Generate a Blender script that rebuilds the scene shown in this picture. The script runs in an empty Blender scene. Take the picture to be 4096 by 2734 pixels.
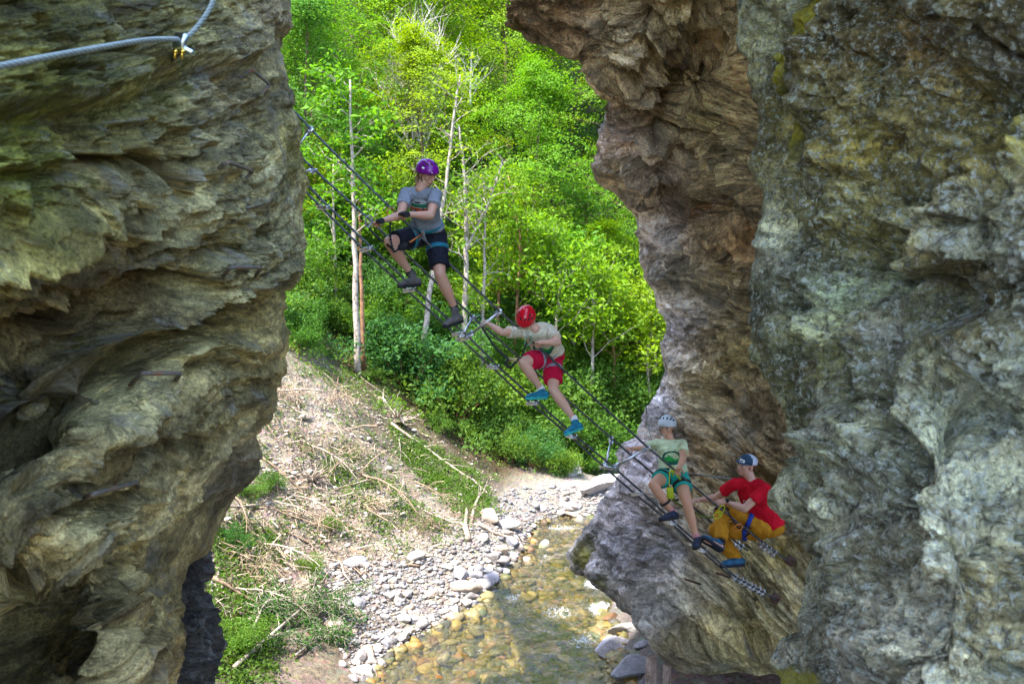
import bpy, math, random
import numpy as np
from mathutils import Vector, Matrix
from mathutils.bvhtree import BVHTree
random.seed(7); RNG = np.random.default_rng(7)
SC = bpy.context.scene
R_ = math.radians

# ---------------------------------------------------------------- camera
CAMZ, PITCH, LENS = 7.0, R_(7.0), 30.0
FPX = 4096 * LENS / 36.0
cam_d = bpy.data.cameras.new('camera'); CAM = bpy.data.objects.new('camera', cam_d)
SC.collection.objects.link(CAM); SC.camera = CAM
CAM.location = (0, 0, CAMZ); CAM.rotation_euler = (R_(90) - PITCH, 0, 0)
cam_d.lens = LENS; cam_d.sensor_width = 36; cam_d.clip_start = 0.05; cam_d.clip_end = 2000
cam_d.dof.use_dof = True; cam_d.dof.focus_distance = 8.8; cam_d.dof.aperture_fstop = 4.8

# ---------------------------------------------------------------- light
SUN_DIR = Vector((-0.34, -0.22, 0.90)).normalized()      # towards the sun
SUN_EL = math.asin(SUN_DIR.z)
w = bpy.data.worlds.new('World'); SC.world = w; w.use_nodes = True
nt = w.node_tree; nt.nodes.clear()
sky = nt.nodes.new('ShaderNodeTexSky'); sky.sky_type = 'NISHITA'; sky.sun_disc = False
sky.sun_elevation = SUN_EL; sky.sun_rotation = math.atan2(SUN_DIR.x, SUN_DIR.y)
sky.altitude = 800; sky.air_density = 1.0; sky.dust_density = 2.0
bg = nt.nodes.new('ShaderNodeBackground'); bg.inputs[1].default_value = 0.15
wo = nt.nodes.new('ShaderNodeOutputWorld')
nt.links.new(sky.outputs[0], bg.inputs[0]); nt.links.new(bg.outputs[0], wo.inputs[0])
sun_d = bpy.data.lights.new('sun', 'SUN'); sun_d.energy = 2.0; sun_d.angle = R_(0.6); sun_d.color = (1.0, 0.95, 0.86)
SUN = bpy.data.objects.new('sun', sun_d); SC.collection.objects.link(SUN)
SUN.rotation_euler = (-SUN_DIR).to_track_quat('-Z', 'Y').to_euler()
SC.view_settings.view_transform = 'Standard'; SC.view_settings.look = 'None'
SC.view_settings.exposure = 3.0; SC.view_settings.gamma = 1.0
SC.cycles.max_bounces = 7; SC.cycles.diffuse_bounces = 3; SC.cycles.glossy_bounces = 3
SC.cycles.transparent_max_bounces = 8; SC.cycles.transmission_bounces = 4
SC.cycles.sample_clamp_indirect = 8.0; SC.cycles.caustics_reflective = False; SC.cycles.caustics_refractive = False

# ---------------------------------------------------------------- camera geometry: photo pixel (4096 wide) + distance -> world
CP, SP = math.cos(PITCH), math.sin(PITCH)
def U(px, py, d):
    px = np.asarray(px, float); py = np.asarray(py, float); d = np.asarray(d, float)
    xc = (px - 2048) / FPX * d; yc = -(py - 1367) / FPX * d
    return np.stack([xc, yc * SP + d * CP, CAMZ + yc * CP - d * SP], -1)
def V3(px, py, d): return Vector(U(px, py, d).tolist())
def G(px, py, z=0.0):
    a = (px - 2048) / FPX; b = -(py - 1367) / FPX
    d = (z - CAMZ) / (b * CP - SP)
    return V3(px, py, d)

# ---------------------------------------------------------------- noise
_perm = RNG.permutation(256).astype(np.int64); _perm2 = np.concatenate([_perm, _perm])
_g = RNG.normal(size=(256, 3)); _g = (_g / np.linalg.norm(_g, axis=1, keepdims=True)).astype(np.float32)
def _h(ix, iy, iz): return _perm2[(_perm2[(_perm2[ix & 255] + iy) & 255] + iz) & 255]
def perlin(P, seed=0):
    P = np.asarray(P, np.float32) + seed * 17.37
    i = np.floor(P).astype(np.int64); f = (P - i).astype(np.float32)
    u = f * f * f * (f * (f * 6 - 15) + 10)
    out = np.zeros(len(P), np.float32)
    for dx in (0, 1):
        wx = u[:, 0] if dx else 1 - u[:, 0]
        for dy in (0, 1):
            wy = u[:, 1] if dy else 1 - u[:, 1]
            for dz in (0, 1):
                wz = u[:, 2] if dz else 1 - u[:, 2]
                g = _g[_h(i[:, 0] + dx, i[:, 1] + dy, i[:, 2] + dz)]
                out += wx * wy * wz * (g[:, 0] * (f[:, 0] - dx) + g[:, 1] * (f[:, 1] - dy) + g[:, 2] * (f[:, 2] - dz))
    return out * 1.6
def fbm(P, f=1.0, o=4, g=0.5, seed=0, ridged=False):
    P = np.asarray(P); r = 0; a = 1.0
    for k in range(o):
        n = perlin(P * f, seed + k * 3)
        r = r + a * ((1 - 2 * np.abs(n)) if ridged else n); a *= g; f *= 2.03
    return r
def worley(P, seed=0):
    P = np.asarray(P, np.float32) + seed * 11.3
    i = np.floor(P).astype(np.int64); best = np.full(len(P), 9.0, np.float32)
    for dx in (-1, 0, 1):
        for dy in (-1, 0, 1):
            for dz in (-1, 0, 1):
                c = i + (dx, dy, dz); h = _h(c[:, 0], c[:, 1], c[:, 2])
                q = c + (_g[h] * 0.5 + 0.5)
                best = np.minimum(best, ((P - q) ** 2).sum(1))
    return np.sqrt(best)
def sstep(a, b, x):
    t = np.clip((np.asarray(x, float) - a) / (b - a), 0, 1); return t * t * (3 - 2 * t)
class TPS:
    def __init__(s, pts, vals, lam=0.0, scale=1000.0):
        s.sc = scale; X = np.asarray(pts, float) / scale; n = len(X); s.X = X
        v = np.asarray(vals, float); v = v[:, None] if v.ndim == 1 else v
        K = s.k(X, X) + lam * np.eye(n); Pm = np.hstack([np.ones((n, 1)), X])
        A = np.zeros((n + 3, n + 3)); A[:n, :n] = K; A[:n, n:] = Pm; A[n:, :n] = Pm.T
        s.w = np.linalg.solve(A, np.vstack([v, np.zeros((3, v.shape[1]))]))
    def k(s, A, B):
        r2 = ((A[:, None, :] - B[None]) ** 2).sum(-1); return 0.5 * r2 * np.log(r2 + 1e-12)
    def __call__(s, pts):
        X = np.asarray(pts, float) / s.sc; out = []
        for i in range(0, len(X), 20000):
            x = X[i:i + 20000]; out.append(s.k(x, s.X) @ s.w[:-3] + np.hstack([np.ones((len(x), 1)), x]) @ s.w[-3:])
        r = np.vstack(out); return r[:, 0] if r.shape[1] == 1 else r
def idw(ctrl, pts, power=2.5):
    c = np.asarray([k[:2] for k in ctrl], float); v = np.asarray([k[2] for k in ctrl], float); out = []
    for i in range(0, len(pts), 20000):
        d = np.sqrt(((pts[i:i + 20000, None, :] - c[None]) ** 2).sum(-1)) + 30
        ww = d ** -power; out.append(ww @ v / ww.sum(1, keepdims=True))
    return np.vstack(out)

# ---------------------------------------------------------------- objects
def setp(o, label=None, cat=None, group=None, kind=None):
    if label: o['label'] = label
    if cat: o['category'] = cat
    if group: o['group'] = group
    if kind: o['kind'] = kind
    return o
def link(name, me, mats=None, parent=None, smooth=True):
    o = bpy.data.objects.new(name, me); SC.collection.objects.link(o)
    if mats is not None:
        for m in (mats if isinstance(mats, (list, tuple)) else [mats]): me.materials.append(m)
    if smooth and len(me.polygons): me.polygons.foreach_set('use_smooth', np.ones(len(me.polygons), bool))
    if parent is not None: o.parent = parent; o.matrix_parent_inverse = parent.matrix_basis.inverted()
    return o
def empty(name, loc=(0, 0, 0), rot=(0, 0, 0)):
    o = bpy.data.objects.new(name, None); SC.collection.objects.link(o); o.location = loc; o.rotation_euler = rot
    o.empty_display_size = 0.1; return o
def mesh_np(name, v, f, attrs=None, mat_idx=None):
    """v (N,3); f (M,k) array of one polygon size"""
    me = bpy.data.meshes.new(name); v = np.ascontiguousarray(v, np.float32); f = np.ascontiguousarray(f, np.int32)
    me.vertices.add(len(v)); me.vertices.foreach_set('co', v.ravel())
    k = f.shape[1]; me.loops.add(f.size); me.loops.foreach_set('vertex_index', f.ravel())
    me.polygons.add(len(f)); me.polygons.foreach_set('loop_start', np.arange(0, f.size, k, dtype=np.int32))
    if mat_idx is not None: me.polygons.foreach_set('material_index', np.asarray(mat_idx, np.int32))
    me.update(calc_edges=True)
    for n, a in (attrs or {}).items():
        a = np.asarray(a, np.float32)
        if a.ndim == 1:
            t = me.attributes.new(n, 'FLOAT', 'POINT'); t.data.foreach_set('value', a)
        else:
            if n == 'bedc': t = me.attributes.new(n, 'FLOAT_VECTOR', 'POINT'); t.data.foreach_set('vector', np.ascontiguousarray(a).ravel()); continue
            t = me.attributes.new(n, 'FLOAT_COLOR', 'POINT')
            t.data.foreach_set('color', np.hstack([a, np.ones((len(a), 1), np.float32)]).astype(np.float32).ravel())
    return me
class MB:
    """collects quads/tris/ngons into one mesh"""
    def __init__(s): s.v = []; s.f = []; s.m = []; s.n = 0
    def add(s, v, f, m=0):
        v = np.asarray(v, float); s.v.append(v); s.f += [tuple(int(i) + s.n for i in q) for q in f]; s.m += [m] * len(f); s.n += len(v)
    def tube(s, pts, rad, seg=8, cap=True, m=0, flat=None):
        pts = [Vector(p) for p in pts]; n = len(pts)
        rad = [rad] * n if isinstance(rad, (int, float)) else list(rad)
        t0 = (pts[1] - pts[0]).normalized(); up = Vector((0, 0, 1)) if abs(t0.z) < 0.9 else Vector((1, 0, 0))
        if flat is not None: up = Vector(flat)
        a = t0.cross(up).normalized(); vs = []
        for i, p in enumerate(pts):
            t = (pts[min(i + 1, n - 1)] - pts[max(i - 1, 0)])
            t = t.normalized() if t.length > 1e-9 else t0
            a = (a - t * a.dot(t)); a = a.normalized() if a.length > 1e-6 else t.orthogonal().normalized()
            b = t.cross(a); r = rad[i]
            ra, rb = r if isinstance(r, (tuple, list)) else (r, r)
            for k in range(seg):
                q = 2 * math.pi * k / seg; vs.append(p + a * (math.cos(q) * ra) + b * (math.sin(q) * rb))
        fs = [(i * seg + k, i * seg + (k + 1) % seg, (i + 1) * seg + (k + 1) % seg, (i + 1) * seg + k) for i in range(n - 1) for k in range(seg)]
        if cap: fs.append(tuple(range(seg))[::-1]); fs.append(tuple((n - 1) * seg + k for k in range(seg)))
        s.add([tuple(q) for q in vs], fs, m); return s
    def ell(s, c, r, R=None, nu=14, nv=9, m=0):
        R = R or Matrix.Identity(3); c = Vector(c); vs = [c + R @ Vector((0, 0, r[2]))]; fs = []
        for j in range(1, nv):
            th = math.pi * j / nv
            for k in range(nu):
                ph = 2 * math.pi * k / nu
                vs.append(c + R @ Vector((r[0] * math.sin(th) * math.cos(ph), r[1] * math.sin(th) * math.sin(ph), r[2] * math.cos(th))))
        vs.append(c + R @ Vector((0, 0, -r[2]))); L = len(vs) - 1
        for k in range(nu):
            k2 = (k + 1) % nu; fs.append((0, 1 + k, 1 + k2)); fs.append((L, L - nu + k2, L - nu + k))
            for j in range(nv - 2): fs.append((1 + j * nu + k, 1 + (j + 1) * nu + k, 1 + (j + 1) * nu + k2, 1 + j * nu + k2))
        s.add([tuple(q) for q in vs], fs, m); return s
    def box(s, c, h, R=None, m=0, bev=0.0):
        R = R or Matrix.Identity(3); c = Vector(c); b = bev
        if b <= 0:
            vs = [c + R @ Vector((x * h[0], y * h[1], z * h[2])) for x in (-1, 1) for y in (-1, 1) for z in (-1, 1)]
            fs = [(0, 1, 3, 2), (4, 6, 7, 5), (0, 4, 5, 1), (2, 3, 7, 6), (0, 2, 6, 4), (1, 5, 7, 3)]
            s.add([tuple(q) for q in vs], fs, m)
        else:
            pr = []
            for z, ins in ((-h[2], b), (-h[2] + b, 0), (h[2] - b, 0), (h[2], b)):
                X, Y = h[0] - ins, h[1] - ins
                pr.append([(-X + b, -Y, z), (X - b, -Y, z), (X, -Y + b, z), (X, Y - b, z), (X - b, Y, z), (-X + b, Y, z), (-X, Y - b, z), (-X, -Y + b, z)])
            vs = [c + R @ Vector(q) for ring in pr for q in ring]
            fs = [(i * 8 + k, i * 8 + (k + 1) % 8, (i + 1) * 8 + (k + 1) % 8, (i + 1) * 8 + k) for i in range(3) for k in range(8)]
            fs += [tuple(range(8))[::-1], tuple(range(24, 32))]
            s.add([tuple(q) for q in vs], fs, m)
        return s
    def mesh(s, name='mesh'):
        me = bpy.data.meshes.new(name); me.from_pydata([tuple(q) for a in s.v for q in a.tolist()], [], s.f)
        me.polygons.foreach_set('material_index', np.asarray(s.m, np.int32)); me.update(); return me
    def build(s, name, mats, parent=None, smooth=True): return link(name, s.mesh(name), mats, parent, smooth)
def frame(fwd, up=Vector((0, 0, 1))):
    """matrix whose columns are x=right, y=fwd, z=up"""
    y = Vector(fwd).normalized(); x = y.cross(Vector(up)).normalized(); z = x.cross(y)
    return Matrix((x, y, z)).transposed()
def copy_tree(o, parent=None, name=None):
    c = o.copy(); SC.collection.objects.link(c)
    if parent is not None: c.parent = parent
    for ch in list(o.children): copy_tree(ch, c)
    return c

# ---------------------------------------------------------------- materials
class NT:
    def __init__(s, name):
        s.m = bpy.data.materials.new(name); s.m.use_nodes = True; s.t = s.m.node_tree; s.t.nodes.clear()
        s.out = s.n('ShaderNodeOutputMaterial')
    def n(s, ty, **kw):
        x = s.t.nodes.new(ty)
        for k, v in kw.items(): setattr(x, k, v)
        return x
    def set(s, sock, v):
        if hasattr(v, 'is_output') or isinstance(v, bpy.types.NodeSocket): s.t.links.new(v, sock)
        else:
            if isinstance(v, (tuple, list)) and len(v) == 3 and len(sock.default_value) == 4: v = (*v, 1)
            sock.default_value = v
    def coord(s, kind='Object', sc=(1, 1, 1), rot=(0, 0, 0)):
        c = s.n('ShaderNodeTexCoord'); m = s.n('ShaderNodeMapping'); m.inputs['Scale'].default_value = sc; m.inputs['Rotation'].default_value = rot
        s.t.links.new(c.outputs[kind], m.inputs[0]); return m.outputs[0]
    def noise(s, vec, scale=5, det=4, rough=0.55, dist=0.0, out=0):
        x = s.n('ShaderNodeTexNoise'); s.set(x.inputs['Vector'], vec); x.inputs['Scale'].default_value = scale
        x.inputs['Detail'].default_value = det; x.inputs['Roughness'].default_value = rough; x.inputs['Distortion'].default_value = dist; return x.outputs[out]
    def voro(s, vec, scale=5, feature='F1', out='Distance', rnd=1.0):
        x = s.n('ShaderNodeTexVoronoi', feature=feature); s.set(x.inputs['Vector'], vec); x.inputs['Scale'].default_value = scale; x.inputs['Randomness'].default_value = rnd
        return x.outputs[out]
    def ramp(s, fac, stops, interp='LINEAR'):
        x = s.n('ShaderNodeValToRGB'); s.set(x.inputs[0], fac); e = x.color_ramp; e.interpolation = interp
        while len(e.elements) < len(stops): e.elements.new(0.5)
        for q, (p, c) in zip(e.elements, stops):
            q.position = p; q.color = (*c, 1) if isinstance(c, (tuple, list)) else (c, c, c, 1)
        return x.outputs[0]
    def mix(s, fac, a, b, mode='MIX'):
        x = s.n('ShaderNodeMix', data_type='RGBA', blend_type=mode); s.set(x.inputs[0], fac); s.set(x.inputs[6], a); s.set(x.inputs[7], b); return x.outputs[2]
    def math(s, op, a, b=0.0, c=0.0, clamp=False):
        x = s.n('ShaderNodeMath', operation=op); x.use_clamp = clamp; s.set(x.inputs[0], a); s.set(x.inputs[1], b); s.set(x.inputs[2], c); return x.outputs[0]
    def attr(s, name, out='Color'):
        x = s.n('ShaderNodeAttribute'); x.attribute_name = name; return x.outputs[out]
    def bump(s, h, strength=0.5, dist=0.02, prev=None):
        x = s.n('ShaderNodeBump'); x.inputs['Strength'].default_value = strength; x.inputs['Distance'].default_value = dist
        s.set(x.inputs['Height'], h)
        if prev is not None: s.set(x.inputs['Normal'], prev)
        return x.outputs[0]
    def pbr(s, col, rough=0.7, metal=0.0, normal=None, spec=0.5, **kw):
        x = s.n('ShaderNodeBsdfPrincipled'); s.set(x.inputs['Base Color'], col); s.set(x.inputs['Roughness'], rough); s.set(x.inputs['Metallic'], metal)
        x.inputs['Specular IOR Level'].default_value = spec
        if normal is not None: s.set(x.inputs['Normal'], normal)
        for k, v in kw.items(): s.set(x.inputs[k.replace('_', ' ')], v)
        return x.outputs[0]
    def done(s, sh): s.t.links.new(sh, s.out.inputs['Surface']); return s.m
def lin(r, g, b):
    f = lambda c: (c / 255 / 12.92) if c / 255 <= 0.04045 else ((c / 255 + 0.055) / 1.055) ** 2.4
    return (f(r), f(g), f(b))
# ================================================================ ROCK
def rock_mat(name, big=1.0, spec=0.3, lichen=0.0, fine=1.0, gain=(1.2, 1.1, 0.9), slab=1.0, floor=0.28):
    """layered rock: colour and relief follow the bedding coordinates stored on the mesh"""
    t = NT(name); c = t.coord('Object'); bd = t.attr('bedc', 'Vector')
    def sv(x, y, z): m = t.n('ShaderNodeMapping'); m.inputs['Scale'].default_value = (x, y, z); t.set(m.inputs[0], bd); return m.outputs[0]
    cb = sv(1.0, 0.2, 0.2); cc = sv(1.0, 0.55, 0.55)
    base = t.mix(1.0, t.attr('tint'), (*gain, 1), 'MULTIPLY'); base = t.mix(1.0, base, t.ramp(t.attr('band', 'Fac'), [(0.0, floor), (0.35, 0.75), (0.6, 1.08), (1.0, 1.65)]), 'MULTIPLY'); moss = t.attr('moss', 'Fac')
    n1 = t.noise(cc, 3.2 * big, 6, 0.7, 0.6); n2 = t.noise(cb, 22 * big, 6, 0.75, 0.3); n3 = t.noise(c, 70 * fine, 5, 0.8); n4 = t.noise(c, 15 * big, 5, 0.75, 0.5)
    col = t.mix(1.0, base, t.ramp(n1, [(0.32, 0.45), (0.5, 1.0), (0.66, 1.5)]), 'MULTIPLY')
    col = t.mix(1.0, col, t.ramp(n2, [(0.36, 0.42), (0.5, 1.0), (0.62, 1.5)]), 'MULTIPLY')
    col = t.mix(1.0, col, t.ramp(n3, [(0.36, 0.62), (0.5, 1.0), (0.64, 1.4)]), 'MULTIPLY')
    col = t.mix(1.0, col, t.ramp(n4, [(0.36, 0.7), (0.5, 1.0), (0.64, 1.25)]), 'MULTIPLY')
    ru = t.noise(cc, 2.6, 6, 0.75, 1.0); col = t.mix(t.ramp(ru, [(0.55, 0.0), (0.68, 0.4)]), col, lin(118, 88, 54))
    gy = t.noise(cc, 4.3, 6, 0.75, 0.6); col = t.mix(t.ramp(gy, [(0.54, 0.0), (0.64, 0.5)]), col, lin(176, 172, 160))
    if lichen:
        l = t.noise(c, 34, 6, 0.8, 0.3); col = t.mix(t.ramp(l, [(0.53, 0.0), (0.57, lichen)]), col, lin(206, 212, 200))
        l2 = t.noise(c, 17, 6, 0.78, 0.4); col = t.mix(t.ramp(l2, [(0.54, 0.0), (0.62, lichen * 0.5)]), col, lin(120, 138, 124))
        dk = t.noise(c, 24, 6, 0.8, 0.6); col = t.mix(t.ramp(dk, [(0.51, 0.0), (0.59, 0.75)]), col, lin(56, 50, 34))
        br = t.noise(c, 5, 5, 0.7); col = t.mix(t.ramp(br, [(0.52, 0.0), (0.66, 0.5)]), col, lin(98, 86, 48))
    mn = t.noise(c, 9, 7, 0.82, 0.3); ml = t.noise(c, 1.8, 5, 0.65)
    mm_ = t.math('ADD', moss, t.math('ADD', t.math('MULTIPLY', t.math('SUBTRACT', mn, 0.5), 3.0), t.math('MULTIPLY', t.math('SUBTRACT', ml, 0.5), 1.8)))
    mcol = t.mix(t.noise(c, 40, 5), lin(62, 66, 18), lin(120, 118, 40)); mcol = t.mix(t.ramp(moss, [(0.75, 0), (1.1, 1)]), mcol, t.mix(t.noise(c, 40, 6), lin(96, 92, 10), lin(214, 202, 40)))
    col = t.mix(t.ramp(mm_, [(0.48, 0.0), (0.85, 0.8)]), col, mcol)
    # thin slabs: each steps out at its lower edge
    sx = t.n('ShaderNodeSeparateXYZ'); t.set(sx.inputs[0], bd); tt = sx.outputs[0]; b = None
    for f, k, d, st in ((15, 1.6, 0.035, 1.0), (38, 2.4, 0.014, 1.0)):
        w_ = t.math('FRACT', t.math('ADD', t.math('MULTIPLY', tt, f * big), t.math('MULTIPLY', t.noise(cc, 5.0 * f / 15, 4, 0.65), k * 2.2)))
        hh_ = t.math('MULTIPLY', t.math('POWER', t.math('SUBTRACT', 1.0, w_), 1.3), t.ramp(t.noise(cc, 3.5 * f / 15, 3), [(0.38, 0.0), (0.58, 1.0)])); b = t.bump(hh_, slab * st, d, b)
    h = t.noise(c, 9 * big, 5, 0.65); b = t.bump(h, 1.0, 0.07, b)
    vo = t.voro(c, 30 * big); b = t.bump(vo, 0.8, 0.02, b)
    h2 = t.noise(c, 55 * fine, 6, 0.8); b = t.bump(h2, 1.0, 0.018, b)
    rg = t.ramp(n2, [(0.3, 0.45), (0.7, 0.9)])
    return t.done(t.pbr(col, rg, 0, b, spec))

def poly_x(pts):
    a = np.asarray(pts, float); o = np.argsort(a[:, 1], kind='stable'); a = a[o]; return lambda y: np.interp(y, a[:, 1], a[:, 0])
def seg_dist(P, poly):
    poly = np.asarray(poly, float); best = np.full(len(P), 1e9)
    for a, b in zip(poly[:-1], poly[1:]):
        ab = b - a; t = np.clip(((P - a) @ ab) / (ab @ ab + 1e-9), 0, 1); q = a + t[:, None] * ab
        best = np.minimum(best, ((P - q) ** 2).sum(1))
    return np.sqrt(best)

def rock_sheet(name, sil, xfar, y0, y1, nr, nc, depth_pts, disp, tint, mossf, mat, side=1, roll=0.6, rollk=1.0, skirt=3.0, ks=26, bottom=False, top=0.0, pw=1.3, yend=None, inward=0.25, smooth=False):
    """a rock face: silhouette edge as a function of height, far edge outside the frame, rolled back round the edge"""
    xe = poly_x(sil); ys = np.linspace(y0, y1, nr); t = np.linspace(0, 1, nc) ** pw
    X = xe(ys)[:, None] * (1 - t)[None] + xfar * t[None]; Y = np.repeat(ys[:, None], nc, 1)
    P2 = np.stack([X.ravel(), Y.ravel()], -1); D = TPS([p[:2] for p in depth_pts], [p[2] for p in depth_pts], 0.002)(P2)
    poly = sil if not bottom else list(sil) + [(xfar, sil[-1][1])]
    dist = seg_dist(P2, poly); m = dist / FPX * D
    rr = np.clip(roll - m, 0, roll); D = D + rollk * (roll - np.sqrt(np.maximum(roll ** 2 - rr ** 2, 0)))
    D = D.reshape(nr, nc); edge = sstep(0, roll * 0.8, m).reshape(nr, nc)
    # skirt on the silhouette side
    s = np.linspace(0, 1, ks + 1)[1:][::-1] ** 1.5
    Xs = X[:, :1] + side * s[None] * skirt * inward * FPX / D[:, :1]; Ys = np.repeat(ys[:, None], ks, 1); Ds = D[:, :1] + s[None] * skirt
    # keep metric position while going back: x pixel shrinks toward centre with distance
    Xs = 2048 + (Xs - 2048); X = np.hstack([Xs, X]); Y = np.hstack([Ys, Y]); D = np.hstack([Ds, D]); E = np.hstack([np.repeat(edge[:, :1], ks, 1), edge])
    def addrows(atend, L, inw):
        nonlocal X, Y, D, E
        q = (np.linspace(0, 1, ks + 1)[1:] ** 1.4)[:, None]; r = -1 if atend else 0
        Xn = np.repeat(X[r][None], ks, 0); Yn = Y[r][None] + (-1 if atend else 1) * inw * q * FPX / D[r][None]; Dn = D[r][None] + q * L; En = np.repeat(E[r][None], ks, 0)
        if atend: X, Y, D, E = np.vstack([X, Xn]), np.vstack([Y, Yn]), np.vstack([D, Dn]), np.vstack([E, En])
        else: X, Y, D, E = np.vstack([Xn[::-1], X]), np.vstack([Yn[::-1], Y]), np.vstack([Dn[::-1], D]), np.vstack([En[::-1], E])
    if bottom: addrows(True, skirt, 0.6)
    if top: addrows(False, top, 0.0)
    n0, n1 = X.shape; P = U(X.ravel(), Y.ravel(), D.ravel())
    Pg = P.reshape(n0, n1, 3); du = np.gradient(Pg, axis=1); dv = np.gradient(Pg, axis=0)
    N = np.cross(du, dv).reshape(-1, 3); N /= np.linalg.norm(N, axis=1, keepdims=True) + 1e-9
    tocam = np.array([0, 0, CAMZ]) - P; mid = (N * tocam).sum(1).mean()
    if mid < 0: N = -N
    P2 = np.stack([X.ravel(), Y.ravel()], -1)
    h, bd = disp(P, P2, E.ravel())
    if bd is not None:
        tb, ta_, tb_ = bands(P, bd, 0.07, 0.8, 5); bnd = 0.5 + 0.55 * perlin(np.stack([tb * 3.4, ta_ * .35, tb_ * .35], -1), 71) + 0.4 * perlin(np.stack([tb * 12, ta_ * .9, tb_ * .9], -1), 72) + 0.15 * perlin(np.stack([tb * 30, ta_ * 3, tb_ * 3], -1), 73)
    else: bnd = 0.5 + 0.5 * fbm(P, 2.5, 4, 0.6, 74)
    h = h.reshape(n0, n1)
    for _ in range(1 if smooth else 0): h = (h * 2 + np.roll(h, 1, 0) + np.roll(h, -1, 0) + np.roll(h, 1, 1) + np.roll(h, -1, 1)) / 6
    h = h.ravel(); Pn = P + N * h[:, None]
    idx = np.arange(n0 * n1).reshape(n0, n1); q = np.stack([idx[:-1, :-1], idx[:-1, 1:], idx[1:, 1:], idx[1:, :-1]], -1).reshape(-1, 4)
    if mid > 0: q = q[:, ::-1]
    q = q[:, ::-1] if mid > 0 else q
    tc = idw(tint, P2); mo = mossf(P, P2, N)
    me = mesh_np(name, Pn, q, {'tint': tc, 'moss': mo, 'band': np.clip(bnd, 0, 1), 'bedc': np.stack(bands(P + N * h[:, None] * 0, bd if bd is not None else (0.3, 0, 0.95), 0.10, 0.8, 6), -1)})
    return link(name, me, mat, smooth=smooth)

def phi_field(lines, lam=0.002):
    """smooth bedding level over the face, equal along each given bed line (metres across the beds)"""
    X, v = [], []
    for val, pts in lines: X += pts; v += [val] * len(pts)
    return TPS(X, v, lam)
PHI = {}
def bands(P, n, warp=0.25, wf=0.7, seed=0):
    """coordinates along bedding: (across the beds, two along them)"""
    if isinstance(n, str): t = PHI[n]; a, b = P[:, 0] + 0.5 * P[:, 2], P[:, 1] + 0.4 * P[:, 2]
    else:
        n = np.asarray(n, float); n /= np.linalg.norm(n); a = np.cross(n, [0, 1, 0.1]); a /= np.linalg.norm(a); b = np.cross(n, a); t = P @ n; a, b = P @ a, P @ b
    return t + warp * fbm(P, wf, 3, seed=seed), a, b
def _cell(P, seed=0):
    P = np.asarray(P, np.float32) + seed * 11.3
    i = np.floor(P).astype(np.int64); best = np.full(len(P), 99.0, np.float32); off = np.zeros((len(P), 3), np.float32); hid = np.zeros(len(P), np.int64)
    for dx in (-1, 0, 1):
        for dy in (-1, 0, 1):
            for dz in (-1, 0, 1):
                c = i + (dx, dy, dz); h = _h(c[:, 0], c[:, 1], c[:, 2]); d = P - (c + (_g[h] * 0.45 + 0.5)); r2 = (d ** 2).sum(1); k = r2 < best
                best[k] = r2[k]; off[k] = d[k]; hid[k] = h[k]
    return off, hid
def facet(P, f, amp, seed=0, tilt=1.0):
    """broken planar chips with sharp edges between them"""
    off, h = _cell(P * f, seed); g = _g[(h * 7 + 3) & 255]; r = _g[(h * 13 + 5) & 255][:, 0]
    return amp * (tilt * (off * g).sum(1) + 0.7 * r)
def beds(P, n, specs, warp=0.25, wf=0.7, seed=0, lean=1.3):
    """shingled beds: each sticks out at its lower edge and slopes back to its top"""
    t, a, b = bands(P, n, warp, wf, seed); h = 0
    for i, (f, am) in enumerate(specs):
        loc = 0.16 * perlin(np.stack([t * f * 0.5, a * f * 0.5, b * f * 0.5], -1), seed + 3 * i) + 0.12 * perlin(np.stack([t, a, b], -1) * f * 2.1, seed + 40 + i)
        x = t * f + loc; k = np.floor(x); fr = x - k; var = 0.62 + 0.75 * perlin(np.stack([k * 7.31, a * f * 0.28, b * f * 0.28], -1), seed + 60 + i)
        prof = sstep(0.0, 0.20, fr) * (1 - fr) ** lean
        h = h + am * np.clip(var, 0.05, 1.4) * (prof * 1.5 - 0.35)
    return h, t, a, b
def chips(P, n, f, amp, st=3.0, seed=0, tilt=1.0, warp=0.1):
    t, a, b = bands(P, n, warp, 1.5, seed); return facet(np.stack([t, a / st, b / st], -1), f, amp, seed, tilt)
def pits(P, f, a, seed=0):
    w_ = worley(P * f, seed); return -a * (1 - sstep(0.12, 0.5, w_))

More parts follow.
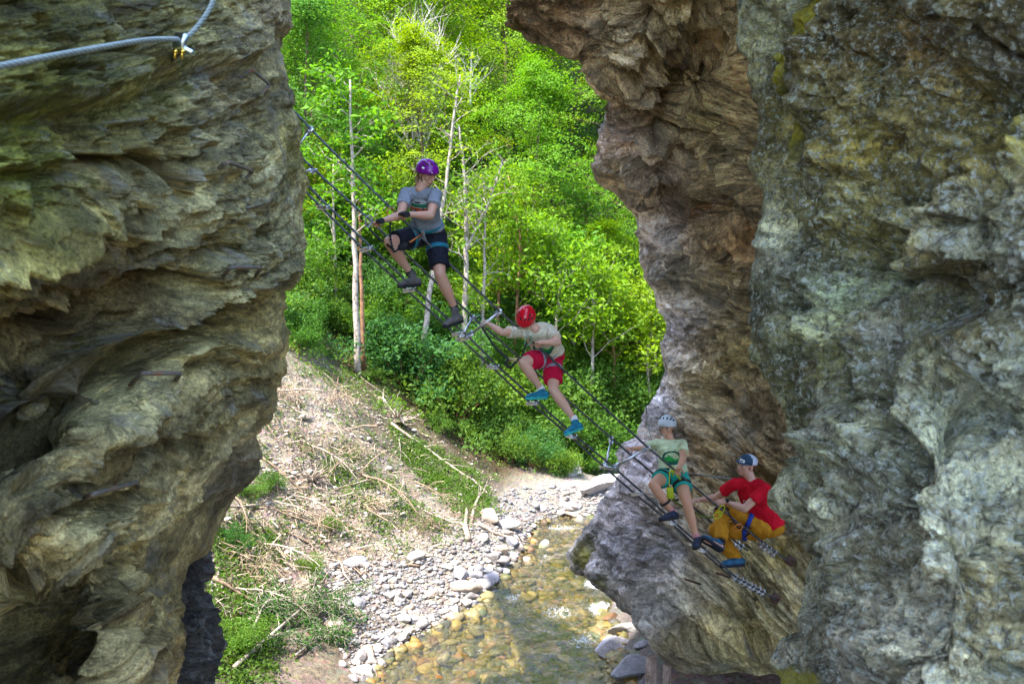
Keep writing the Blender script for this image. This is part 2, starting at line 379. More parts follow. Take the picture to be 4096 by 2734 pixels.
def groove(P, P2, lines, seed=0):
    """deep crevices: sharp overhanging upper lip, gentle lower side"""
    wob = 22 * perlin(P * 2.3, seed + 80) + 9 * perlin(P * 8, seed + 81); out = 0
    for pts, dep, w_ in lines:
        pts = np.array(pts, float); d = seg_dist(P2 + np.stack([wob, wob], -1), pts); o = np.argsort(pts[:, 0]); below = P2[:, 1] + wob > np.interp(P2[:, 0] + wob, pts[o, 0], pts[o, 1]); ww = np.where(below, w_ * 1.7, w_ * 0.55) * (1 + 0.35 * perlin(P * 3.1, seed + 82)); out = out - dep * np.exp(-(d / ww) ** 2) * (0.75 + 0.5 * perlin(P * 1.9, seed + 83))
    return out
GL = [([(-100, 1760), (150, 1640), (330, 1530), (520, 1400), (700, 1290), (880, 1230), (1060, 1180)], .55, 60), ([(-100, 1330), (200, 1290), (450, 1230), (600, 1130), (780, 1110)], .34, 38), ([(360, 640), (560, 650), (640, 610), (700, 690), (730, 760)], .26, 24),
      ([(60, 2240), (130, 2330), (230, 2400), (330, 2560), (380, 2734)], .42, 40), ([(40, 2330), (100, 2480), (140, 2760)], .55, 55), ([(300, 1910), (500, 1800), (800, 1730), (980, 1600)], .16, 24), ([(420, 2260), (640, 2150), (860, 1960)], .15, 22), ([(880, 1010), (1060, 940), (1180, 830)], .16, 22),
      ([(0, 980), (230, 960), (420, 900), (520, 830)], .16, 26), ([(120, 2080), (340, 2010), (560, 1960)], .14, 18), ([(500, 2560), (640, 2430), (700, 2330)], .14, 22), ([(380, 160), (520, 190), (640, 300)], .13, 20), ([(760, 620), (900, 520), (1020, 440)], .13, 20), ([(150, 300), (300, 280), (420, 330)], .13, 22)]
GM = [([(2365, 320), (2460, 400), (2560, 455), (2690, 510)], .55, 32), ([(2663, 746), (2740, 775), (2810, 800), (2920, 860), (3028, 904)], .40, 26), ([(2688, 348), (2771, 282), (2854, 149)], .34, 28), ([(2650, 2250), (2800, 2400), (3000, 2530), (3120, 2600)], .30, 22), ([(2620, 2350), (2740, 2500), (2900, 2600), (3050, 2660)], .24, 20),
      ([(2459, 1950), (2532, 1920), (2574, 1877)], .2, 12), ([(2956, 1829), (3065, 1889), (3160, 1950)], .24, 22), ([(2600, 2040), (2740, 2200), (2900, 2290)], .14, 16), ([(2640, 1560), (2760, 1640), (2900, 1760)], .15, 20), ([(2420, 590), (2520, 600), (2600, 640)], .2, 16), ([(2060, 40), (2200, 90), (2330, 130)], .18, 20), ([(2560, 150), (2660, 250), (2700, 300)], .16, 22), ([(2880, 1180), (2960, 1280), (3020, 1400)], .18, 22)]
GN = [([(3422, 1111), (3629, 1119), (3795, 1243)], .22, 50), ([(3836, 870), (3850, 880)], .22, 60), ([(3900, 1600), (3990, 1640)], .22, 60), ([(3394, 1556), (3530, 1665), (3623, 1775)], .14, 50), ([(3120, 2031), (3211, 2105), (3312, 2214), (3349, 2333)], .22, 40), ([(3300, 700), (3420, 760), (3560, 740)], .10, 50), ([(3500, 250), (3640, 200), (3760, 240)], .10, 40), ([(3800, 2150), (3900, 2260)], .10, 40)]
# ---- left cliff
SIL_L = [(1150, -900), (1162, -300), (1156, 0), (1152, 124), (1146, 249), (1166, 332), (1187, 373), (1187, 415), (1171, 439), (1190, 497), (1203, 580), (1227, 688), (1234, 730), (1216, 771), (1208, 829),
         (1207, 912), (1206, 1036), (1186, 1078), (1170, 1144), (1152, 1227), (1136, 1300), (1142, 1391), (1120, 1483), (1080, 1574), (1061, 1666), (1035, 1775), (1032, 1867), (978, 1940), (905, 2031),
         (842, 2123), (812, 2196), (745, 2251), (716, 2306), (700, 2397), (712, 2500), (700, 2600), (706, 2734), (690, 3000), (690, 3600)]
DL = [(1200, 400, 6.3), (1200, 900, 6.3), (1120, 1500, 6.1), (900, 2000, 5.8), (720, 2400, 5.6), (1150, -600, 6.0), (700, 3300, 5.8),
      (950, 100, 5.3), (950, 600, 4.9), (950, 1000, 5.0), (880, 1500, 4.9), (640, 1900, 4.6), (500, 2350, 4.4),
      (600, 150, 3.9), (650, 500, 3.7), (600, 850, 3.8), (560, 1120, 4.0), (620, 1290, 4.35), (450, 1400, 4.0), (300, 1220, 3.75), (150, 1500, 3.7), (120, 1600, 3.9),
      (300, 1700, 3.5), (300, 2000, 3.6), (380, 2200, 3.7), (150, 2000, 3.1), (120, 2420, 4.7), (170, 2660, 5.0), (330, 2520, 3.95), (420, 2700, 4.0), (560, 2600, 4.4), (20, 2250, 3.4), (0, 2700, 3.2),
      (250, 100, 3.0), (250, 600, 2.8), (200, 900, 2.8), (0, 1200, 3.0), (0, 400, 2.5), (0, 0, 2.6), (-600, 300, 1.9), (-600, 1500, 2.0), (-600, 2700, 2.4), (-600, -800, 2.0), (300, -800, 2.8), (-600, 3500, 2.6)]
BL = 'left'; FL = phi_field([(0, [(-100, 1760), (330, 1530), (700, 1290), (1060, 1180)]), (.55, [(-100, 1330), (450, 1230), (780, 1090), (1180, 900)]), (1.0, [(0, 1010), (420, 900), (800, 760), (1190, 560)]), (1.4, [(0, 700), (400, 640), (800, 500), (1160, 330)]), (1.9, [(0, 330), (400, 260), (800, 150), (1140, 40)]), (2.6, [(0, -200), (1100, -400)]),
      (-.35, [(0, 2080), (340, 1880), (650, 1680), (1100, 1420)]), (-.75, [(100, 2420), (420, 2190), (700, 2000), (1020, 1700)]), (-1.15, [(250, 2700), (520, 2430), (720, 2250), (850, 2050)]), (-1.45, [(330, 2900), (560, 2640), (720, 2480)]), (-2.0, [(300, 3300), (750, 2900)])])
def disp_left(P, P2, E):
    PHI['left'] = FL(P2)
    k = 0.35 + 0.65 * E
    lower = sstep(700, 1300, P2[:, 1]); s_ = 0.45 + 0.55 * lower
    h, t, a, b = beds(P, BL, ((1.2, 0.28), (2.9, 0.16), (6.5, 0.085), (14, 0.040), (30, 0.016)), 0.07, 0.8, 1)
    h = h * s_ + chips(P, BL, 4, 0.03, 3.5, 3) + (chips(P, BL, 11, 0.030, 1.7, 4) + chips(P, BL, 30, 0.008, 1.6, 5)) * sstep(-0.35, 0.5, perlin(P * 2.2, 8))
    h = h + 0.06 * fbm(P, 0.9, 3, seed=9) + 0.02 * fbm(P, 5, 3, 0.55, 12) * (1 - 0.5 * lower) + 0.006 * fbm(P, 30, 2, seed=14)
    h = h + pits(P, 3.2, 0.10, 2) * (1 - 0.9 * lower) + pits(P, 8, 0.045, 4) * (1 - 0.8 * lower)
    return h * k + E * groove(P, P2, GL, 1), BL
TL = [(200, 100, lin(120, 116, 72)), (700, 60, lin(128, 122, 90)), (1080, 60, lin(112, 100, 84)), (150, 500, lin(122, 124, 50)), (100, 700, lin(112, 118, 44)), (500, 400, lin(132, 128, 84)), (900, 350, lin(150, 138, 116)), (1050, 700, lin(160, 154, 132)),
      (400, 750, lin(140, 128, 96)), (200, 1000, lin(118, 98, 70)), (700, 900, lin(156, 148, 122)), (1150, 600, lin(134, 122, 80)), (1150, 1000, lin(128, 124, 104)), (600, 1150, lin(118, 106, 84)), (900, 1300, lin(150, 142, 112)), (300, 1300, lin(96, 82, 60)),
      (500, 1600, lin(168, 158, 128)), (800, 1650, lin(176, 164, 132)), (300, 1900, lin(170, 158, 128)), (700, 1900, lin(170, 158, 132)), (200, 2200, lin(178, 164, 134)), (500, 2400, lin(172, 160, 128)), (600, 2650, lin(150, 132, 104)), (100, 1700, lin(128, 116, 90)), (1050, 1450, lin(160, 146, 112)), (960, 1850, lin(112, 106, 104))]
def moss_left(P, P2, N):
    r = 0.55 * np.exp(-(((P2[:, 0] - 60) / 330) ** 2 + ((P2[:, 1] - 640) / 260) ** 2))
    r += 0.5 * np.exp(-(((P2[:, 0] - 430) / 400) ** 2 + ((P2[:, 1] - 330) / 130) ** 2)) + 0.5 * np.exp(-(((P2[:, 0] - 1180) / 70) ** 2 + ((P2[:, 1] - 600) / 160) ** 2))
    r += 0.12
    return r
m = rock_mat('layered_rock', gain=(1.66, 1.58, 1.06))
CL = rock_sheet('cliff_left', SIL_L, -700, -900, 3300, 900, 470, DL, disp_left, TL, moss_left, m, side=-1, roll=0.5, rollk=1.1, skirt=3.5, top=3.0, inward=0.35)
setp(CL, 'olive and tan layered rock wall with iron rungs on the near side of the gorge', 'rock wall', kind='structure')

# ---- wet dark rock under the left cliff
SIL_W = [(720, 2000), (790, 2150), (815, 2214), (828, 2278), (815, 2333), (832, 2397), (864, 2480), (874, 2580), (862, 2734), (850, 3000), (850, 3400)]
DW = [(820, 2300, 7.2), (860, 2600, 7.2), (650, 2300, 6.6), (650, 2700, 6.5), (400, 2500, 6.2), (850, 3300, 7.2), (400, 3300, 6.2), (400, 2000, 6.5)]
def disp_wet(P, P2, E):
    return (0.5 + 0.5 * E) * (0.16 * fbm(P, 2.4, 3, 0.55, 5) + facet(P, 5, 0.10, 8) + facet(P, 13, 0.04, 9) + pits(P, 6, 0.10, 3) + pits(P, 14, 0.04, 8)), None
mw = rock_mat('wet_rock', spec=1.0, big=1.3, slab=.5)
CW = rock_sheet('cliff_left_base', SIL_W, 300, 2000, 3400, 320, 160, DW, disp_wet, [(600, 2500, lin(70, 68, 66)), (850, 2300, lin(78, 76, 78))], lambda P, P2, N: np.full(len(P), 0.1), mw, side=-1, roll=0.35, skirt=2.0, ks=14, inward=0.3)
setp(CW, 'dark wet pitted rock under the layered cliff', 'rock wall', kind='structure')

# ---- arch wall on the right, in the middle distance
SIL_M = [(1500, -1000), (1850, -400), (1985, -150), (2017, 0), (2021, 108), (2108, 126), (2207, 168), (2274, 192), (2332, 200), (2344, 274), (2361, 332), (2406, 360), (2440, 398), (2425, 464), (2406, 514), (2374, 572), (2377, 663), (2398, 721), (2448, 771), (2489, 813), (2531, 871),
         (2547, 954), (2572, 1037), (2614, 1144), (2647, 1219), (2660, 1300), (2652, 1400), (2655, 1500), (2629, 1568), (2592, 1617), (2556, 1671), (2535, 1738), (2507, 1762), (2465, 1792), (2459, 1817), (2471, 1841), (2482, 1890), (2459, 1926), (2453, 1962), (2411, 2047), (2368, 2100), (2346, 2130), (2290, 2195),
         (2280, 2221), (2297, 2280), (2349, 2307), (2409, 2353), (2455, 2412), (2478, 2452), (2528, 2468), (2572, 2520), (2612, 2588), (2655, 2632), (2720, 2656), (2800, 2668), (2890, 2674), (3088, 2680)]
DM = [(2030, 60, 8.2), (2330, 100, 8.6), (2420, 420, 9.3), (2380, 600, 10.3), (2550, 900, 11.0), (2650, 1300, 11.4), (2640, 1500, 11.6), (2500, 1800, 11.8), (2350, 2100, 11.8), (2290, 2220, 11.7), (2500, 2480, 11.2), (2650, 2640, 10.9), (2900, 2690, 10.6), (3400, 2700, 9.5),
      (2500, 250, 8.5), (2700, 150, 8.2), (2850, 0, 7.7), (2600, 500, 9.3), (2750, 420, 9.3), (2800, 330, 9.6), (2900, 400, 8.6), (2950, 700, 8.4), (2700, 740, 10.2), (2720, 830, 10.8), (2650, 760, 9.9), (2800, 900, 9.6), (2950, 900, 8.9), (2850, 1000, 10.4), (2800, 1200, 10.7), (2950, 1300, 9.8), (2750, 1500, 11.0),
      (2900, 1600, 10.5), (2700, 1750, 11.0), (2620, 1950, 10.9), (2560, 2150, 10.8), (2700, 2100, 10.2), (2850, 1900, 10.2), (3000, 1900, 10.3), (3100, 1950, 10.2), (2850, 2100, 10.1), (3000, 2250, 9.9), (2850, 2350, 9.9), (2700, 2400, 10.1), (3000, 2450, 9.7), (3200, 2300, 9.6), (2900, 2600, 10.0), (3100, 2600, 9.6),
      (3500, 2000, 9.0), (3500, 1000, 7.8), (3500, 0, 6.8), (3500, -900, 6.5), (2500, -900, 7.5), (1700, -900, 7.5)]
BM = 'mid'; FM = phi_field([(0, [(2400, 2060), (2640, 2160), (2900, 2400), (3120, 2640)]), (.5, [(2560, 1880), (2750, 1980), (2950, 2180), (3150, 2400)]), (1.1, [(2560, 1620), (2800, 1740), (3050, 1900), (3300, 2080)]), (1.9, [(2620, 1330), (2850, 1400), (3050, 1530)]), (2.6, [(2560, 1000), (2800, 1080), (3050, 1200)]),
      (3.5, [(2450, 720), (2663, 746), (2810, 800), (3028, 904)]), (4.4, [(2380, 330), (2460, 400), (2690, 510), (2950, 640)]), (5.2, [(2030, 100), (2330, 180), (2600, 250), (2900, 400)]), (5.9, [(2030, -20), (2400, 0), (2900, 150)]), (7, [(2400, -500), (3000, -400)]), (-.5, [(2400, 2330), (2620, 2480), (2850, 2640), (3000, 2740)]), (-.9, [(2500, 2600), (2700, 2740)])])
def disp_mid(P, P2, E):
    PHI['mid'] = FM(P2)
    k = 0.4 + 0.6 * E; x, y = P2[:, 0], P2[:, 1]
    lowr = sstep(1450, 1850, y) * sstep(2500, 2680, x); top = 1 - sstep(450, 800, y); s_ = np.maximum(0.8 * lowr, 0.5 * top)
    h, t, a, b = beds(P, BM, ((1.0, 0.22), (2.6, 0.13), (6.5, 0.065), (15, 0.032), (30, 0.014)), 0.10, 0.6, 31, lean=1.0)
    rough = 1 - 0.75 * lowr
    h = h * (0.25 + 0.75 * s_) + 0.22 * fbm(P, 0.8, 3, seed=39) + rough * (0.13 * fbm(P, 2.3, 3, 0.5, 42) + 0.03 * fbm(P, 9, 3, 0.6, 50))
    h = h + facet(P, 1.6, 0.12, 71) * rough + chips(P, BM, 4, 0.05, 1.8, 72) + (chips(P, BM, 10, 0.020, 1.5, 73) + chips(P, BM, 26, 0.010, 1.4, 74)) * sstep(-0.4, 0.5, perlin(P * 1.7, 8))
    h = h + rough * (pits(P, 1.9, 0.16, 22) + pits(P, 5, 0.08, 24)) + pits(P, 12, 0.035, 25)
    return h * k + E * groove(P, P2, GM, 2), BM
TM = [(2060, 60, lin(140, 118, 100)), (2300, 120, lin(150, 130, 116)), (2500, 200, lin(184, 172, 156)), (2700, 100, lin(150, 138, 116)), (2500, 360, lin(146, 126, 104)), (2640, 480, lin(118, 100, 80)), (2460, 560, lin(162, 148, 156)), (2450, 700, lin(150, 134, 112)),
      (2620, 700, lin(172, 160, 158)), (2800, 500, lin(160, 146, 110)), (2900, 650, lin(160, 146, 118)), (2950, 300, lin(168, 148, 120)), (2900, 800, lin(158, 140, 114)), (2780, 850, lin(110, 82, 62)), (3000, 950, lin(134, 106, 78)), (2650, 950, lin(162, 156, 166)), (2750, 1100, lin(156, 150, 140)),
      (2900, 1150, lin(166, 152, 122)), (2700, 1300, lin(156, 152, 166)), (2950, 1400, lin(162, 146, 104)), (2800, 1550, lin(168, 154, 122)), (3000, 1650, lin(146, 130, 108)), (2640, 1600, lin(170, 166, 182)), (2560, 1850, lin(160, 154, 172)), (2500, 2050, lin(158, 150, 162)), (2500, 2250, lin(160, 154, 168)), (2650, 2200, lin(164, 158, 170)),
      (2620, 2450, lin(168, 164, 174)), (2850, 1800, lin(164, 140, 106)), (3000, 1850, lin(130, 106, 74)), (2800, 2000, lin(170, 154, 124)), (2950, 2200, lin(150, 136, 92)), (3100, 2200, lin(130, 116, 70)), (2800, 2350, lin(164, 156, 142)), (3000, 2450, lin(150, 138, 104)), (2850, 2500, lin(166, 150, 112)), (3000, 2560, lin(150, 136, 92)), (2700, 2560, lin(124, 112, 90)), (2900, 2650, lin(140, 132, 100))]
def moss_mid(P, P2, N):
    x, y = P2[:, 0], P2[:, 1]; g = lambda cx, cy, sx, sy: np.exp(-(((x - cx) / sx) ** 2 + ((y - cy) / sy) ** 2))
    return 0.7 * g(2060, 30, 60, 60) + 0.5 * g(2060, 100, 60, 30) + 0.9 * g(2720, 30, 40, 60) + 1.0 * g(2330, 2230, 60, 100) + 0.85 * g(2420, 2330, 50, 60) + 0.8 * g(2485, 1800, 30, 40) + 0.25 * g(2900, 2540, 260, 50) + 0.25 * g(2850, 420, 90, 80) + 0.25 * g(2950, 1200, 150, 200) + 0.05
mm = rock_mat('pale_rock', gain=(2.1, 2.04, 1.72), floor=0.5)
CM = rock_sheet('cliff_arch', SIL_M, 3600, -1000, 2680, 960, 520, DM, disp_mid, TM, moss_mid, mm, side=1, roll=0.55, rollk=1.3, skirt=3.6, bottom=True, top=3.0, pw=1.15, inward=0.5)
setp(CM, 'tall grey and brown overhanging rock wall on the far side of the cable ladder', 'rock wall', kind='structure')

# ---- near rock on the right, out of focus
SIL_N = [(2960, -900), (2940, -300), (2966, 0), (2982, 240), (3032, 464), (3049, 580), (3034, 663), (3056, 788), (3040, 912), (3008, 1053), (3016, 1194), (3030, 1419), (3056, 1538), (3111, 1638), (3155, 1821), (3118, 1900), (3084, 1990), (3118, 2059), (3193, 2132),
         (3228, 2269), (3230, 2379), (3204, 2443), (3200, 2535), (3138, 2580), (3074, 2654), (3083, 2734), (3060, 3000), (3000, 3500)]
DN = [(3000, 0, 4.2), (3050, 700, 4.2), (3020, 1150, 4.1), (3150, 1800, 3.9), (3100, 2000, 3.7), (3230, 2300, 4.1), (3080, 2700, 3.6), (3000, -800, 4.2), (3050, 3300, 3.6), (3300, 1500, 3.4), (3300, 2100, 3.2), (3350, 300, 3.5), (3600, 500, 3.1), (3500, 900, 3.1),
      (3400, 1750, 3.15), (3600, 1500, 2.9), (3700, 1250, 2.85), (3950, 1350, 2.65), (3950, 1650, 2.65), (3700, 1800, 2.5), (3900, 2100, 2.3), (3600, 2300, 2.5), (3500, 2600, 2.7), (4000, 2600, 2.3), (4096, 800, 2.5), (4096, 200, 2.6), (4700, 1300, 2.0), (4700, -700, 2.1), (4700, 3300, 2.0), (3800, -700, 2.8)]
def disp_near(P, P2, E):
    k = 0.35 + 0.65 * E
    h = 0.04 + 0.15 * fbm(P, 1.5, 3, seed=61) + 0.06 * fbm(P, 4.3, 3, 0.6, 63) + 0.022 * fbm(P, 15, 3, 0.6, 66)
    h = h + facet(P, 3.0, 0.085, 81) + facet(P, 8, 0.036, 82) + facet(P, 20, 0.012, 83) - 0.05 * worley(P * 9, 86) * 1.0 - 0.028 * worley(P * 21, 87) - 0.014 * worley(P * 44, 88)
    h = h + pits(P, 2.6, 0.14, 62) + pits(P, 6, 0.06, 64) + pits(P, 14, 0.028, 65)
    return h * k + E * groove(P, P2, GN, 3), None
TN = [(3000, 100, lin(160, 164, 150)), (3100, 500, lin(120, 116, 80)), (3050, 1000, lin(140, 146, 146)), (3300, 200, lin(112, 104, 74)), (3600, 150, lin(112, 96, 70)), (4000, 150, lin(116, 108, 86)), (3400, 600, lin(108, 100, 58)), (3800, 600, lin(116, 106, 60)), (4050, 500, lin(118, 116, 66)), (3300, 900, lin(120, 116, 76)),
      (3250, 1150, lin(126, 140, 130)), (3600, 1000, lin(128, 126, 106)), (4000, 1000, lin(140, 146, 144)), (3200, 1500, lin(128, 132, 104)), (3500, 1400, lin(132, 136, 122)), (3700, 1600, lin(150, 156, 150)), (3500, 1900, lin(152, 160, 152)), (3300, 2200, lin(140, 142, 138)), (3800, 2000, lin(156, 160, 158)), (3600, 2400, lin(148, 148, 150)), (4000, 2400, lin(142, 138, 120)), (3300, 2600, lin(134, 132, 136)), (3850, 1250, lin(110, 96, 56)), (4050, 1500, lin(150, 158, 158))]
def moss_near(P, P2, N):
    x, y = P2[:, 0], P2[:, 1]; g = lambda cx, cy, sx, sy: np.exp(-(((x - cx) / sx) ** 2 + ((y - cy) / sy) ** 2))
    return 1.25 * g(3150, 100, 30, 190) + 1.0 * g(3130, 440, 24, 230) + 0.5 * g(3200, 60, 40, 80) + 1.6 * g(3150, 2720, 120, 90) + 0.2 * g(3750, 600, 500, 350) + 0.15 * g(3850, 1300, 200, 120) + 0.15
mn_ = rock_mat('lichen_rock', big=0.9, lichen=0.85, fine=1.0, slab=0.35, gain=(1.8, 1.66, 1.12))
CN = rock_sheet('cliff_right', SIL_N, 4800, -900, 3300, 620, 400, DN, disp_near, TN, moss_near, mn_, side=1, roll=0.3, rollk=1.1, skirt=2.5, top=2.5, inward=0.35, smooth=True)
setp(CN, 'pocked grey green rock with pale lichen close to the viewer', 'rock wall', kind='structure')
# ---- unseen rock added above the left wall, blocks sun from near rock and climbers
def sun_block_mass(name, poly, z0, z1, lean, label, gain=1.0):
    poly = np.array(poly, float); cx = poly.mean(0); n, mrow = 70, 240
    L = np.linalg.norm(np.diff(np.vstack([poly, poly[:1]]), axis=0), axis=1); s_ = np.r_[0, np.cumsum(L)]; q = np.linspace(0, s_[-1], mrow); pc = np.vstack([poly, poly[:1]])
    ring = np.c_[np.interp(q, s_, pc[:, 0]), np.interp(q, s_, pc[:, 1])]; rows = []
    for i in range(n):
        f = i / (n - 1); z = z0 + (z1 - z0) * f; sc = np.clip(min(f * 9, (1 - f) * 7), 0, 1) ** 0.5; rows.append(np.c_[cx + (ring - cx) * (0.02 + 0.98 * sc) + np.array(lean) * f, np.full(mrow, z)])
    P = np.vstack(rows); N = P - np.r_[cx, (z0 + z1) / 2]; N /= np.linalg.norm(N, axis=1, keepdims=True)
    P = P + N * (0.5 * fbm(P, 0.5, 3, seed=91) + 0.2 * fbm(P, 2.0, 3, seed=93))[:, None]
    idx = np.arange(n * mrow).reshape(n, mrow); q = np.stack([idx[:-1, :-1], idx[:-1, 1:], idx[1:, 1:], idx[1:, :-1]], -1).reshape(-1, 4)
    me = mesh_np(name, P, q, {'tint': np.tile(np.array(lin(150, 138, 112), np.float32), (len(P), 1)), 'moss': np.full(len(P), 0.1, np.float32), 'band': np.full(len(P), 0.5, np.float32), 'bedc': P[:, [2, 0, 1]]})
    setp(link(name, me, mm), label, 'rock wall', kind='structure')
sun_block_mass('added_sun_block', [(-1.0, -5), (-0.9, 3), (-1.3, 6.2), (-2.0, 7.2), (-6, 9), (-9, 6), (-9, -5)], 10.6, 25, (0.3, 0), 'unseen rock mass added above the layered wall to block the sun')

# ================================================================ GROUND
WL = [(2350, 2060), (2150, 2090), (2060, 2240), (1960, 2350), (1890, 2440), (1700, 2540), (1560, 2620), (1480, 2734), (1440, 2900)]
WLw = np.array([[*G(x, y, 0)[:2]] for x, y in WL])
cp = []
def C(px, py, d): p = V3(px, py, d); cp.append(tuple(p))
def CZ(px, py, z): p = G(px, py, z); cp.append((p.x, p.y, z))
for x, y in WL: cp.append((*G(x, y, 0)[:2], 0.0))
for x, y in [(2250, 2130), (2200, 2300), (2100, 2450), (2000, 2600), (1950, 2734), (2250, 2450), (2300, 2650), (1700, 2680), (2200, 2800)]: CZ(x, y, -0.32)
for x, y, z in [(2440, 2080, -.1), (2430, 2480, .05), (2440, 2620, .05), (2480, 2734, .05), (2620, 2560, .35), (2700, 2700, .45), (2950, 2720, .5), (3100, 2500, .8), (2650, 2300, .4), (2600, 2100, .3), (2800, 2000, .6)]: CZ(x, y, z)
for x, y, z in [(1900, 2270, .22), (1700, 2330, .25), (1500, 2400, .25), (1400, 2550, .2), (1300, 2650, .3), (1100, 2600, .45), (1650, 2240, .45), (1250, 2330, .6), (1950, 2130, .45), (1050, 2450, .75), (2050, 2010, .45), (2250, 1990, .3), (2400, 1960, .35), (950, 2650, .7), (2550, 1950, .4)]: CZ(x, y, z)
for a in [(1432, 1500, 24), (1200, 1470, 21.5), (1000, 1900, 17.6), (1700, 1650, 25), (2000, 1900, 23.6), (1700, 1950, 20.6), (1400, 1850, 19.4), (1300, 2100, 17.6), (1800, 1800, 23), (900, 2250, 15.3), (1100, 2250, 16.2), (1100, 1700, 19),
          (2300, 1880, 25.5), (2100, 1650, 27.5), (2400, 1600, 29), (1850, 1500, 28), (1500, 1300, 28), (2200, 1850, 24.8), (2600, 1850, 27)]: C(*a)
for x, y, z in [(-12, 20, 7.5), (-8, 14, 4.0), (-10, 10, 4), (-20, 12, 12), (-25, 30, 20), (0, 40, 10.0), (-12, 40, 13), (14, 40, 9.5), (0, 60, 22), (-30, 60, 30), (30, 60, 24), (0, 90, 40), (40, 90, 42), (-40, 90, 48), (0, 140, 66), (70, 140, 70), (-70, 140, 74),
                (12, 28, 2.2), (20, 30, 6), (14, 14, 4), (25, 15, 10), (0, 6, -0.3), (0, 0, -.3), (-6, 2, 2), (6, 2, 2), (8, 8, 2), (-8, 6, 4), (0, -8, -.2), (-12, -8, 6), (14, -8, 8), (5, 22, .2), (8, 22, .6), (9, 25, 1.2)]: cp.append((x, y, z))
cp = np.array(cp); TT = TPS(cp[:, :2], cp[:, 2], 0.003, scale=12.0)
def to_px(P):
    P = np.asarray(P, float); rx, ry, rz = P[:, 0], P[:, 1], P[:, 2] - CAMZ
    d = ry * CP - rz * SP; yc = ry * SP + rz * CP; d = np.maximum(d, 0.5)
    return np.stack([2048 + rx / d * FPX, 1367 - yc / d * FPX], -1)
def tz0(xy):
    xy = np.asarray(xy, float); z = TT(xy) if len(xy) > 1 else TT(np.vstack([xy, xy]))[:1]
    r = np.sqrt((xy ** 2).sum(1)); return np.clip(z, -0.45, 95)
def tz(xy):
    xy = np.asarray(xy, float).reshape(-1, 2); z = tz0(xy); P = np.c_[xy, np.zeros(len(xy))]
    land = sstep(0.15, 1.2, z)
    z = z + land * (0.14 * fbm(P, 0.55, 3, seed=101) + 0.05 * fbm(P, 2.3, 3, seed=102)) + 0.02 * fbm(P, 3.0, 3, seed=103)
    return z + 0.5 * sstep(26, 40, xy[:, 1]) * fbm(P, 0.15, 2, seed=104)
def TZ(x, y): return float(tz([[x, y]])[0])
def on_ground(px, py):
    """where the photo ray through a pixel meets the ground"""
    lo, hi = 8.0, 12.0; d = np.arange(9, 120, 0.25); P = U(np.full(len(d), px), np.full(len(d), py), d); z = tz(P[:, :2]); k = np.argmax(z >= P[:, 2])
    return Vector(P[k].tolist())
def on_ground_many(PX):
    PX = np.asarray(PX, float); d = np.concatenate([np.arange(9, 40, 0.4), np.arange(40, 110, 2)]); Pa = np.repeat(PX, len(d), 0); D = np.tile(d, len(PX))
    P = U(Pa[:, 0], Pa[:, 1], D); z = tz0(P[:, :2]).reshape(len(PX), -1); P = P.reshape(len(PX), len(d), 3); hit = z >= P[:, :, 2]; k = hit.argmax(1); k = np.maximum(k, 1)
    i = np.arange(len(PX)); a, b = P[i, k - 1], P[i, k]; ga, gb = a[:, 2] - z[i, k - 1], z[i, k] - b[:, 2]; t = np.clip(ga / (ga + gb + 1e-9), 0, 1)[:, None]
    q = a + (b - a) * t; q[:, 2] = tz(q[:, :2]); return q
def grid_land(name, xs, ys, mat):
    Xg, Yg = np.meshgrid(xs, ys); xy = np.c_[Xg.ravel(), Yg.ravel()]; z = tz(xy)
    P = np.c_[xy, z]; n0, n1 = Xg.shape; idx = np.arange(n0 * n1).reshape(n0, n1); q = np.stack([idx[:-1, :-1], idx[:-1, 1:], idx[1:, 1:], idx[1:, :-1]], -1).reshape(-1, 4)
    return P, q
def nonuni(a, b, c0, c1, step, big):
    out = [c0]; s = step
    x = c1
    mid = list(np.arange(c0, c1, step)); L = []; x = c0
    while x > a: s = min(s * 1.12, big); x -= s; L.append(x)
    s = step; x = c1; Rr = []
    while x < b: s = min(s * 1.12, big); x += s; Rr.append(x)
    return np.array(L[::-1] + mid + [c1] + Rr)
xs = nonuni(-170, 170, -7, 5, 0.055, 6); ys = nonuni(-30, 210, 9, 27, 0.06, 5)
P, q = grid_land('ground', xs, ys, None)
px = to_px(P); far = P[:, 1]
TG = [(1300, 1600, lin(206, 192, 176)), (1150, 1900, lin(198, 184, 168)), (1500, 2000, lin(190, 176, 160)), (1700, 2150, lin(196, 184, 170)), (1300, 2250, lin(190, 176, 158)), (1600, 2350, lin(178, 170, 166)), (1900, 2200, lin(200, 192, 184)), (2100, 2000, lin(200, 192, 182)), (2300, 1960, lin(206, 198, 188)),
      (1450, 2580, lin(160, 144, 128)), (1200, 2650, lin(176, 160, 142)), (1900, 1750, lin(96, 84, 54)), (2100, 1500, lin(60, 66, 30)), (1500, 1300, lin(66, 70, 34)), (2400, 1700, lin(66, 66, 36)), (1750, 1500, lin(76, 74, 40)), (1500, 800, lin(50, 62, 24)), (2000, 600, lin(50, 62, 24)), (2400, 1000, lin(50, 62, 24)), (900, 2500, lin(110, 110, 60)),
      (2900, 2715, lin(196, 166, 156)), (2500, 2600, lin(160, 154, 146)), (2000, 1850, lin(110, 96, 66)), (1650, 1600, lin(110, 100, 66)), (1450, 1470, lin(124, 112, 76))]
tint = idw(TG, px, 3.0) * np.array([0.50, 0.485, 0.45]); under = P[:, 2] < 0.02; bedc = np.array(lin(84, 76, 40)); tint[under] = bedc
t = NT('debris_soil'); c = t.coord('Object'); base = t.attr('tint')
